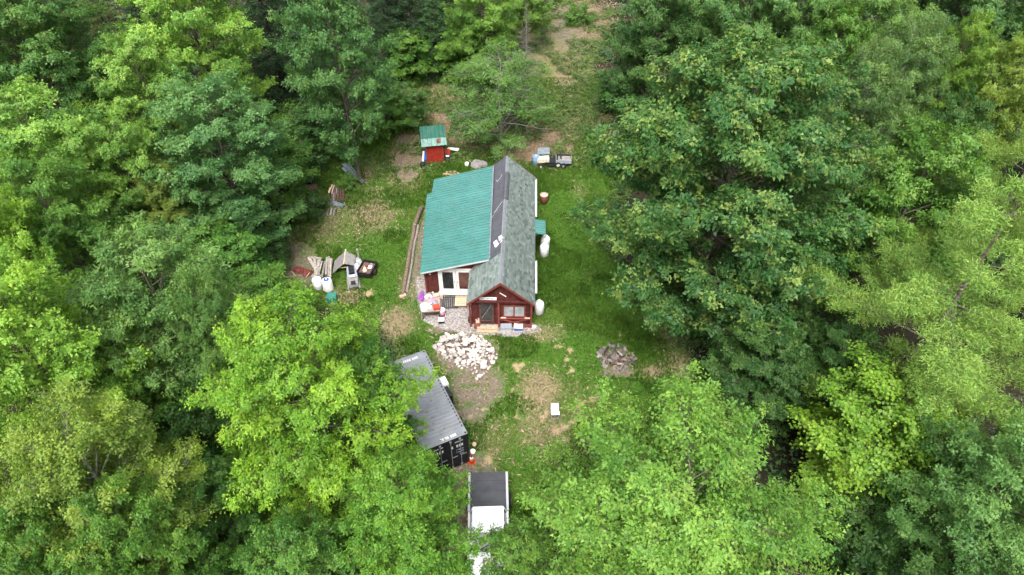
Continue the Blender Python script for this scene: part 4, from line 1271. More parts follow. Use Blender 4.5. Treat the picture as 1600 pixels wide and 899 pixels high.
q = at(480, 428); heap('red_tarp', 'crumpled red plastic sheet against the splayed boards', 'tarp', tuple(q), (.4, .35, .28), 'dullred', 19)
boards('thin pale sticks lying in the weeds below the red tarps', 470, 442, [(484, 426, 478, 434, .2, .1, .06), (463, 438, 455, 446, .1, .1, .05), (473, 440, 466, 447, .1, .08, .05), (456, 424, 462, 432, .1, .1, .05)], 'wood_pale')

# boards and sheets at the wood edge
boards('long pale planks and grey sheets leaning at the left wood edge', 555, 268, [
    (545, 257, 568, 284, .4, .25, .1), (539, 255, 566, 286, .35, .2, .12), (537, 256, 560, 281, .3, .2, .34), (535, 262, 545, 272, .3, .2, .2)], 'slate')
boards('rust-brown slatted panel of boards at the left wood edge', 527, 302, [
    (520 + i * 4, 290, 519 + i * 4.4, 315, .35, .12, .13) for i in range(5)], 'wood_rust')
boards('pale broken slats leaning on the rust-brown panel', 518, 296, [(519, 289, 514, 302, .4, .25, .09), (522, 290, 518, 303, .4, .25, .09), (516, 293, 513, 301, .3, .25, .07)], 'wood_pale')
q = at(528, 322); tag(MB().prism([(-.7, .1, .06), (.4, -.35, .06), (.6, .0, .12), (-.4, .4, .18)], (0, 0, .03)).prism([(-.6, .35, .1), (-.3, .45, .1), (-.3, 1.9, .3), (-.5, 1.9, .3)], (0, 0, .03)).build('metal_sheet', 'slate', None, False, (q.x, q.y, 0)), 'blue-grey metal sheet under the rust-brown panel', 'metal sheet')
boards('small row of pale grey planks on the grass at the left wood edge', 515, 330, [(508 + i * 5, 326, 506 + i * 5, 337, .1, .08, .13) for i in range(4)])
q = at(483, 300)
o = thing('rusty_drum', 'rust-brown tank lying on its side in the left brush', 'tank', (q.x, q.y, 0), .05)
MB().tube([(-.72, 0, .32), (-.66, 0, .32), (.66, 0, .32), (.72, 0, .32)], [.2, .3, .3, .2], 16).build('tank', 'wood_rust', o, True)
MB().box((-.4, 0, .05), (.1, .5, .1)).box((.4, 0, .05), (.1, .5, .1)).build('cradle', 'rust', o)

# ------------------------------------------------------------------ chair, cone and things by the container
q = at(867, 653)
ch = thing('folding_chair', 'white folding chair standing alone on the front lawn', 'chair', (q.x, q.y + .1, 0), .06)
MB().box((0, 0, .44), (.46, .44, .035)).build('seat', 'white_clean', ch)
MB().box((0, .25, .63), (.46, .03, .34), 0, -.25).build('backrest', 'white_clean', ch)
for s in (-1, 1):
    MB().bar((s * .21, -.24, 0), (s * .21, .3, .9), .03).build('leg', 'steel', ch); MB().bar((s * .21, .26, 0), (s * .21, -.18, .45), .03).build('leg', 'steel', ch)
MB().bar((-.21, -.22, .1), (.21, -.22, .1), .03).build('stretcher', 'steel', ch)
q = at(737, 724)
cn = thing('traffic_cone', 'orange traffic cone with white band beside the container door', 'cone', (q.x, q.y + .1, 0))
MB().box((0, 0, .025), (.42, .42, .05)).build('base', 'orange', cn)
MB().lathe([(.16, .05), (.115, .28)], 18).build('body', 'orange', cn, True)
MB().lathe([(.116, .28), (.075, .48)], 18).build('white_band', 'white_clean', cn, True)
MB().lathe([(.074, .48), (.03, .7), (.02, .71)], 18).build('tip', 'orange', cn, True)
q = at(739, 709); o = thing('garden_pot', 'small white pot behind the traffic cone', 'pot', (q.x, q.y, 0))
MB().lathe([(.1, 0), (.14, .26), (.12, .26)], 14).build('pot', 'white_clean', o, True); MB().lathe([(.11, .22), (.02, .24)], 12).build('soil', 'soil', o)
q = at(741, 704); o = thing('garden_pot', 'small pink pot farthest behind the traffic cone', 'pot', (q.x, q.y + .25, 0))
MB().lathe([(.09, 0), (.12, .24), (.1, .24)], 14).build('pot', 'wood_pink', o, True); MB().lathe([(.09, .2), (.02, .22)], 12).build('soil', 'soil', o)
# ------------------------------------------------------------------ trees
class Tubes:
    """Many tapered tubes gathered into one mesh."""
    def __init__(s):
        s.v, s.q, s.n = [], [], 0

    def add(s, pts, rad, sides):
        pts = np.asarray(pts, float); k = len(pts)
        d = np.gradient(pts, axis=0); d /= np.linalg.norm(d, axis=1, keepdims=True) + 1e-9
        ref = np.array([1.0, 0, 0]) if abs(d[0, 0]) < .8 else np.array([0, 1.0, 0])
        u = np.cross(d, ref); u /= np.linalg.norm(u, axis=1, keepdims=True) + 1e-9
        w = np.cross(d, u)
        a = np.arange(sides) * 2 * PI / sides
        ring = u[:, None, :] * np.cos(a)[None, :, None] + w[:, None, :] * np.sin(a)[None, :, None]
        V = pts[:, None, :] + ring * np.asarray(rad, float)[:, None, None]
        s.v.append(V.reshape(-1, 3))
        i = np.arange(k - 1)[:, None] * sides; j = np.arange(sides)[None, :]; j2 = (j + 1) % sides
        s.q.append((np.stack([i + j, i + j2, i + sides + j2, i + sides + j], -1).reshape(-1, 4)) + s.n)
        s.n += k * sides

    def mesh(s, name, m):
        return np_mesh(name, np.concatenate(s.v), np.concatenate(s.q), m, smooth=True)


def leaves_mesh(name, P, OUT, rng, size, k, spread, flat=0.6, aspect=0.75, up=1.0, rnd=0.7, outw=0.45, m='leaf', fold=0.18, young_p=0.25, limb=None, two=True):
    """k leaves round each twig point P (a spray shares one tilt); OUT = outward direction of that twig."""
    n = len(P)
    lt = rng.random(int(limb.max()) + 1)[limb] if limb is not None else rng.random(n)
    tw = np.repeat(.5 * lt + .5 * rng.random(n), k); yg = np.repeat((rng.random(n) < young_p) * rng.random(n), k)
    tilt = np.repeat(rng.normal(0, rnd * .8, (n, 3)), k, 0)
    spr = np.repeat(spread * rng.uniform(.6, 1.35, n), k)[:, None]
    P = np.repeat(P, k, 0); O = np.repeat(OUT, k, 0)
    off = rng.normal(0, 1, (n * k, 3)) * spr; off[:, 2] *= flat
    C = P + off
    N_ = np.array([0, 0, up]) + O * outw + tilt + rng.normal(0, rnd * .5, (n * k, 3))
    N_ /= np.linalg.norm(N_, axis=1, keepdims=True)
    D = off + O * spread * 1.2 + rng.normal(0, spread * .5, (n * k, 3)); D[:, 2] -= spread * .5
    D -= N_ * (D * N_).sum(1, keepdims=True)
    D /= np.linalg.norm(D, axis=1, keepdims=True) + 1e-9
    S = np.cross(N_, D)
    L = size * rng.uniform(.6, 1.4, (n * k, 1))
    tint = np.clip(.5 + (tw - .5) * .9 + rng.normal(0, .15, n * k), 0, 1)
    if two:
        a = C - D * L * .5; b = C + S * L * aspect * .5 + N_ * L * fold; c = C + D * L * .5; d = C - S * L * aspect * .5 + N_ * L * fold
        V = np.stack([a, b, c, d], 1).reshape(-1, 3)
        q = np.arange(n * k) * 4
        F = np.stack([np.stack([q, q + 1, q + 2], 1), np.stack([q, q + 2, q + 3], 1)], 1).reshape(-1, 3)
        r = 4
    else:
        a = C - D * L * .35 + S * L * aspect * .55; b = C - D * L * .35 - S * L * aspect * .55; c = C + D * L * .6
        V = np.stack([a, b, c], 1).reshape(-1, 3); F = np.arange(n * k * 3).reshape(-1, 3); r = 3
    return np_mesh(name, V, F, m, {'tint': np.repeat(tint, r), 'young': np.repeat(yg, r)})


def broadleaf(seed, H, R, cb, limbs=30, n2=8, n3=5, k=9, leaf=.17, aspect=.75, spread=.17, tp=.38, rise=.55, flat=.6, bark='bark', lean=0.0,
              trunk_r=None, up=1.0, rnd=.7, droop=0.0, young_p=.25, low=.6, lump=.2, l2=.36, tw=.62, bare=0.0, two=False):
    rng = np.random.default_rng(seed)
    tb = Tubes(); TIPS, OUT, LI = [], [], []
    tr = trunk_r or H * .0135
    nz = 9; tz = np.linspace(0, H * .93, nz)
    tx = np.cumsum(rng.normal(0, .02 * H / 9, nz)) + lean * tz / H * 3; ty = np.cumsum(rng.normal(0, .02 * H / 9, nz))
    tx -= tx[0]; ty -= ty[0]
    tb.add(np.stack([tx, ty, tz], 1), tr * np.linspace(1, .12, nz) ** .85 * np.where(tz < .5, 1.25, 1), 8)
    trunk = lambda z: np.array([np.interp(z, tz, tx), np.interp(z, tz, ty), z])
    # crown lobes make the outline uneven
    la = rng.uniform(0, 2 * PI, 7); lt = rng.uniform(0, 1, 7); ls = rng.uniform(-lump, lump, 7)

    def env(t, a):
        if t < tp:
            r = low + (1 - low) * math.sin((t / tp) * PI / 2)
        else:
            r = math.sqrt(max(0, 1 - ((t - tp) / (1.02 - tp)) ** 2))
        r *= 1 + sum(s * math.exp(-((((a - b + PI) % (2 * PI)) - PI) / .7) ** 2 - ((t - c) / .25) ** 2) for b, c, s in zip(la, lt, ls))
        return r * R
    for i in range(limbs):
        t = min(.995, max(.0, (i + rng.uniform(.1, .9)) / limbs)) ** .85
        a = i * 2.39996 + rng.normal(0, .3)
        rr = env(t, a) * rng.uniform(.82, 1.05)
        zt = cb + (H - cb) * t
        za = max(cb * .75, min(zt - rr * rise * rng.uniform(.6, 1.2), H * .9))
        p0 = trunk(za); p2 = trunk(min(zt, H * .9)) * np.array([1, 1, 0]) + np.array([math.cos(a) * rr, math.sin(a) * rr, zt])
        L = np.linalg.norm(p2 - p0)
        p1 = p0 * .5 + p2 * .5 + np.array([0, 0, L * (.12 - droop)]) + rng.normal(0, .06 * L, 3)
        s = np.linspace(0, 1, 6)[:, None]
        pts = p0 * (1 - s) ** 2 + 2 * p1 * s * (1 - s) + p2 * s ** 2
        r0 = max(.02, tr * .42 * (1 - .65 * t) * min(1.3, .35 + L / R * .8))
        tb.add(pts, r0 * np.linspace(1, .2, 6), 5)
        bare_l = rng.random() < bare
        hub = p0 * .16 + p1 * .48 + p2 * .36 - np.array([0, 0, .15 * L])
        ns = max(3, int(n2 * (.55 + .6 * L / R)))
        for j in range(ns):
            f = .25 + .75 * (j + rng.uniform(.2, .9)) / ns
            f = min(f, .99)
            b0 = p0 * (1 - f) ** 2 + 2 * p1 * f * (1 - f) + p2 * f * f
            tg = 2 * (1 - f) * (p1 - p0) + 2 * f * (p2 - p1); tg /= np.linalg.norm(tg) + 1e-9
            side = np.cross(tg, [0, 0, 1.0]); side /= np.linalg.norm(side) + 1e-9
            sg = 1 if j % 2 else -1
            d = tg * rng.uniform(.35, .9) + side * sg * rng.uniform(.5, 1.0) + np.array([0, 0, rng.uniform(-.25, .55) - droop * 1.5])
            if j == ns - 1:
                d = tg + np.array([0, 0, .2])
            d /= np.linalg.norm(d)
            l = (l2 * L + .35) * (1.1 - .65 * f) * rng.uniform(.7, 1.25)
            e = b0 + d * l + np.array([0, 0, .06 * l - droop * l * .6])
            m_ = (b0 + e) / 2 + rng.normal(0, .05 * l, 3)
            tb.add([b0, m_, e], np.array([1, .65, .25]) * max(.012, r0 * .38 * (1.1 - .6 * f)), 4)
            if bare_l:
                for q in range(2):
                    e2 = m_ + (d + rng.normal(0, .5, 3)) * l * .5
                    tb.add([m_, e2], [.014, .005], 3)
                continue
            n3_ = max(2, int(n3 * (.5 + .6 * l)))
            for q in range(n3_):
                g = (q + rng.uniform(.3, 1)) / n3_
                c0 = b0 + (e - b0) * g
                d3 = d * rng.uniform(.3, .9) + rng.normal(0, .6, 3) * np.array([1, 1, .7]) + np.array([0, 0, .2 - droop])
                d3 /= np.linalg.norm(d3) + 1e-9
                l3 = tw * rng.uniform(.5, 1.15) * (1.15 - .4 * g)
                e3 = c0 + d3 * l3
                if q % 2 == 0:
                    tb.add([c0, e3], [.014, .005], 3)
                ax = trunk(min(e3[2] * .8, H * .9)); o = e3 - ax; o /= np.linalg.norm(o) + 1e-9
                o2 = e3 - hub; o = o * .35 + o2 / (np.linalg.norm(o2) + 1e-9); o /= np.linalg.norm(o) + 1e-9
                TIPS.append(e3); OUT.append(o); LI.append(i)
                if q % 2:
                    TIPS.append(c0 + d3 * l3 * .45); OUT.append(o); LI.append(i)
            TIPS.append(e); OUT.append(d); LI.append(i)
    P, O = np.array(TIPS), np.array(OUT)
    lm = leaves_mesh('crown', P, O, rng, leaf * .88, int(k * 1.28), spread * 1.04, flat, aspect, up * .8, rnd, outw=.85, young_p=young_p, limb=np.array(LI), two=two)
    return dict(trunk=tb.mesh('trunk', bark), crown=lm, H=H, R=R, zc=cb + (H - cb) * .5)


def conifer(seed, H, R, cb, whorls=18, per=5, n2=9, tuft=3, k=7, needle=.2, width=.035, droop=.15, upturn=.3, cone=True, bark='bark_dark', spread=.10, irregular=.25, gap=0.0):
    rng = np.random.default_rng(seed)
    tb = Tubes(); TIPS, OUT = [], []
    tr = H * .012
    tb.add([(0, 0, 0), (0, 0, H * .3), (.05, 0, H * .7), (0, .05, H)], [tr * 1.1, tr * .85, tr * .4, .01], 8)
    for w in range(whorls):
        t = w / (whorls - 1)
        z = cb + (H * .985 - cb) * t
        prof = (1 - t) ** .85 if cone else math.sin(PI * (.22 + .76 * t)) ** .7 * (1.05 - .45 * t)
        for b in range(per):
            if rng.random() < gap:
                continue
            a = b * 2 * PI / per + w * .9 + rng.normal(0, .2)
            L = max(.18, R * prof * rng.uniform(1 - irregular * 1.6, 1 + irregular))
            ha = np.array([math.cos(a), math.sin(a), 0])
            z0 = z + rng.normal(0, .12)
            p0 = np.array([0, 0, z0]); p1 = ha * L * .55 + np.array([0, 0, z0 - droop * L * .6]); p2 = ha * L + np.array([0, 0, z0 - droop * L + upturn * L * .35])
            s = np.linspace(0, 1, 5)[:, None]
            pts = p0 * (1 - s) ** 2 + 2 * p1 * s * (1 - s) + p2 * s ** 2
            tb.add(pts, max(.012, tr * .28 * (1 - .6 * t)) * np.linspace(1, .2, 5), 4)
            ns = max(3, int(n2 * (.3 + L / R)))
            for j in range(ns):
                f = .18 + .82 * (j + rng.uniform(.2, .9)) / ns
                b0 = p0 * (1 - f) ** 2 + 2 * p1 * f * (1 - f) + p2 * f * f
                sd_ = np.array([-ha[1], ha[0], 0]) * (1 if j % 2 else -1)
                d = ha * rng.uniform(.5, 1) + sd_ * rng.uniform(.5, 1.0) + np.array([0, 0, rng.uniform(-.1, .2)])
                d /= np.linalg.norm(d)
                l = (.30 * L + .15) * (1.1 - .7 * f) * rng.uniform(.7, 1.25)
                e = b0 + d * l
                tb.add([b0, e], [.014, .005], 3)
                nt = max(2, int(tuft * (.6 + l * 1.6)))
                for q in range(nt):
                    g = (q + 1) / nt
                    TIPS.append(b0 + (e - b0) * g + rng.normal(0, .03, 3)); OUT.append(d)
            TIPS.append(p2); OUT.append(ha)
    TIPS.append(np.array([0, 0, H])); OUT.append(np.array([0, 0, 1.0]))
    P, O = np.array(TIPS), np.array(OUT)
    n = len(P)
    Pk = np.repeat(P, k, 0) + rng.normal(0, spread * .35, (n * k, 3)); Ok = np.repeat(O, k, 0)
    D = Ok * .7 + rng.normal(0, .75, (n * k, 3)) + np.array([0, 0, .35]); D /= np.linalg.norm(D, axis=1, keepdims=True)
    S = np.cross(D, rng.normal(0, 1, (n * k, 3))); S /= np.linalg.norm(S, axis=1, keepdims=True) + 1e-9
    L = needle * rng.uniform(.7, 1.3, (n * k, 1))
    V = np.stack([Pk - S * width, Pk + S * width, Pk + D * L], 1).reshape(-1, 3)
    F = np.arange(n * k * 3).reshape(-1, 3)
    tint = np.clip(np.repeat(rng.random(n), k) * .6 + .2 + rng.normal(0, .12, n * k), 0, 1)
    yg = np.repeat((rng.random(n) < .3) * rng.random(n), k)
    lm = np_mesh('crown', V, F, 'needle', {'tint': np.repeat(tint, 3), 'young': np.repeat(yg, 3)})
    return dict(trunk=tb.mesh('trunk', bark), crown=lm, H=H, R=R, zc=cb + (H - cb) * (.4 if cone else .5))


PROTO = {
    'grand': lambda: broadleaf(1, 18.5, 8.0, 2.4, limbs=90, n2=12, n3=6, k=14, leaf=.19, spread=.17, tp=.38, low=.22, young_p=.45, lump=.12, l2=.26),
    'maple': lambda: broadleaf(2, 15, 5.2, 2.6, limbs=44, n2=10, n3=6, k=17, leaf=.165, spread=.15, tp=.34, low=.6, l2=.29),
    'maple_b': lambda: broadleaf(3, 15, 4.6, 3.0, limbs=42, n2=10, n3=6, k=17, leaf=.165, spread=.15, tp=.45, low=.5, lump=.35, l2=.29),
    'beech': lambda: broadleaf(4, 14, 6.0, 1.8, limbs=52, n2=12, n3=7, k=15, leaf=.14, aspect=.7, spread=.14, tp=.32, low=.75, rise=.35, flat=.4, up=1.4, rnd=.6, lump=.25, l2=.3),
    'front': lambda: broadleaf(5, 14, 6.6, 2.4, limbs=52, n2=12, n3=8, k=15, leaf=.135, spread=.135, tp=.38, low=.7, bare=.07, lump=.3, l2=.26),
    'birch': lambda: broadleaf(6, 15, 3.8, 3.0, limbs=46, n2=9, n3=7, k=20, leaf=.11, aspect=.8, spread=.14, tp=.42, low=.55, rise=.8, bark='bark_birch', droop=.06, lump=.3),
    'ash': lambda: broadleaf(7, 14, 4.6, 2.4, limbs=44, n2=9, n3=6, k=19, leaf=.19, aspect=.42, spread=.15, tp=.4, low=.6, droop=.04, lump=.3, rnd=.8),
    'bigleaf': lambda: broadleaf(8, 9, 4.0, 1.2, limbs=34, n2=9, n3=6, k=10, leaf=.165, aspect=.95, spread=.18, tp=.4, low=.6, flat=.35, up=1.6, rnd=.55, lump=.3, l2=.3, two=True),
    'sapling': lambda: broadleaf(9, 6, 2.2, .5, limbs=24, n2=7, n3=5, k=14, leaf=.15, spread=.13, tp=.4, low=.6, tw=.5, lump=.3),
    'shrub': lambda: broadleaf(10, 2.6, 1.7, .1, limbs=18, n2=5, n3=4, k=13, leaf=.13, spread=.13, tp=.3, low=.8, tw=.45, lump=.35),
    'sparse': lambda: broadleaf(12, 9, 4.4, .8, limbs=40, n2=7, n3=5, k=11, leaf=.14, spread=.17, tp=.25, low=.9, bare=.3, bark='bark_dead', rise=.3, lump=.3, trunk_r=.17),
    'pine': lambda: conifer(20, 19, 5.6, 4.0, whorls=12, per=6, n2=15, tuft=4, k=26, needle=.2, width=.02, droop=-.03, upturn=.3, cone=False, bark='bark', spread=.42, irregular=.5, gap=.36),
    'spruce': lambda: conifer(21, 16, 3.2, 1.0, whorls=30, per=7, n2=10, tuft=4, k=8, needle=.17, width=.024, droop=.28, upturn=.3),
    'fir': lambda: conifer(22, 14, 2.7, .6, whorls=26, per=6, n2=9, tuft=4, k=8, needle=.17, width=.024, droop=.12, upturn=.2, irregular=.35),
    'dead': lambda: conifer(23, 15, 2.6, 3.0, whorls=22, per=5, n2=7, tuft=1, k=2, needle=.15, width=.02, droop=.15, upturn=.1, irregular=.5, bark='bark_dead', gap=.15),
}
_made = {}
LEAF_GAIN = 1.35
_tr = random.Random(77)


def tree(kind, px, py, w, h, col, label, name, cat='tree', group=None, tip=.35, rz=None, sc_z=None, pos=None):
    """A tree whose crown middle shows at (px, py) and is w photo pixels wide; h metres tall."""
    if kind not in _made:
        _made[kind] = PROTO[kind]()
    d = _made[kind]
    k = h / d['H']; zc = d['zc'] * k
    c = at(px, py, zc) if pos is None else Vector((pos[0], pos[1], zc))
    R = (w / 2) / ppm(c) if pos is None else w
    s = R / d['R']
    t = thing(name, label, cat, (c.x, c.y, hz(c.x, c.y) - .05), _tr.uniform(0, 6.28) if rz is None else rz, group)
    a = link('trunk', d['trunk'], t); b = link('crown', d['crown'], t)
    b['kind'] = 'stuff'
    t.scale = (s, s, k)
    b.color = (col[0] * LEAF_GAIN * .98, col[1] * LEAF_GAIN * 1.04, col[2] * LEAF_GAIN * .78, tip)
    return t


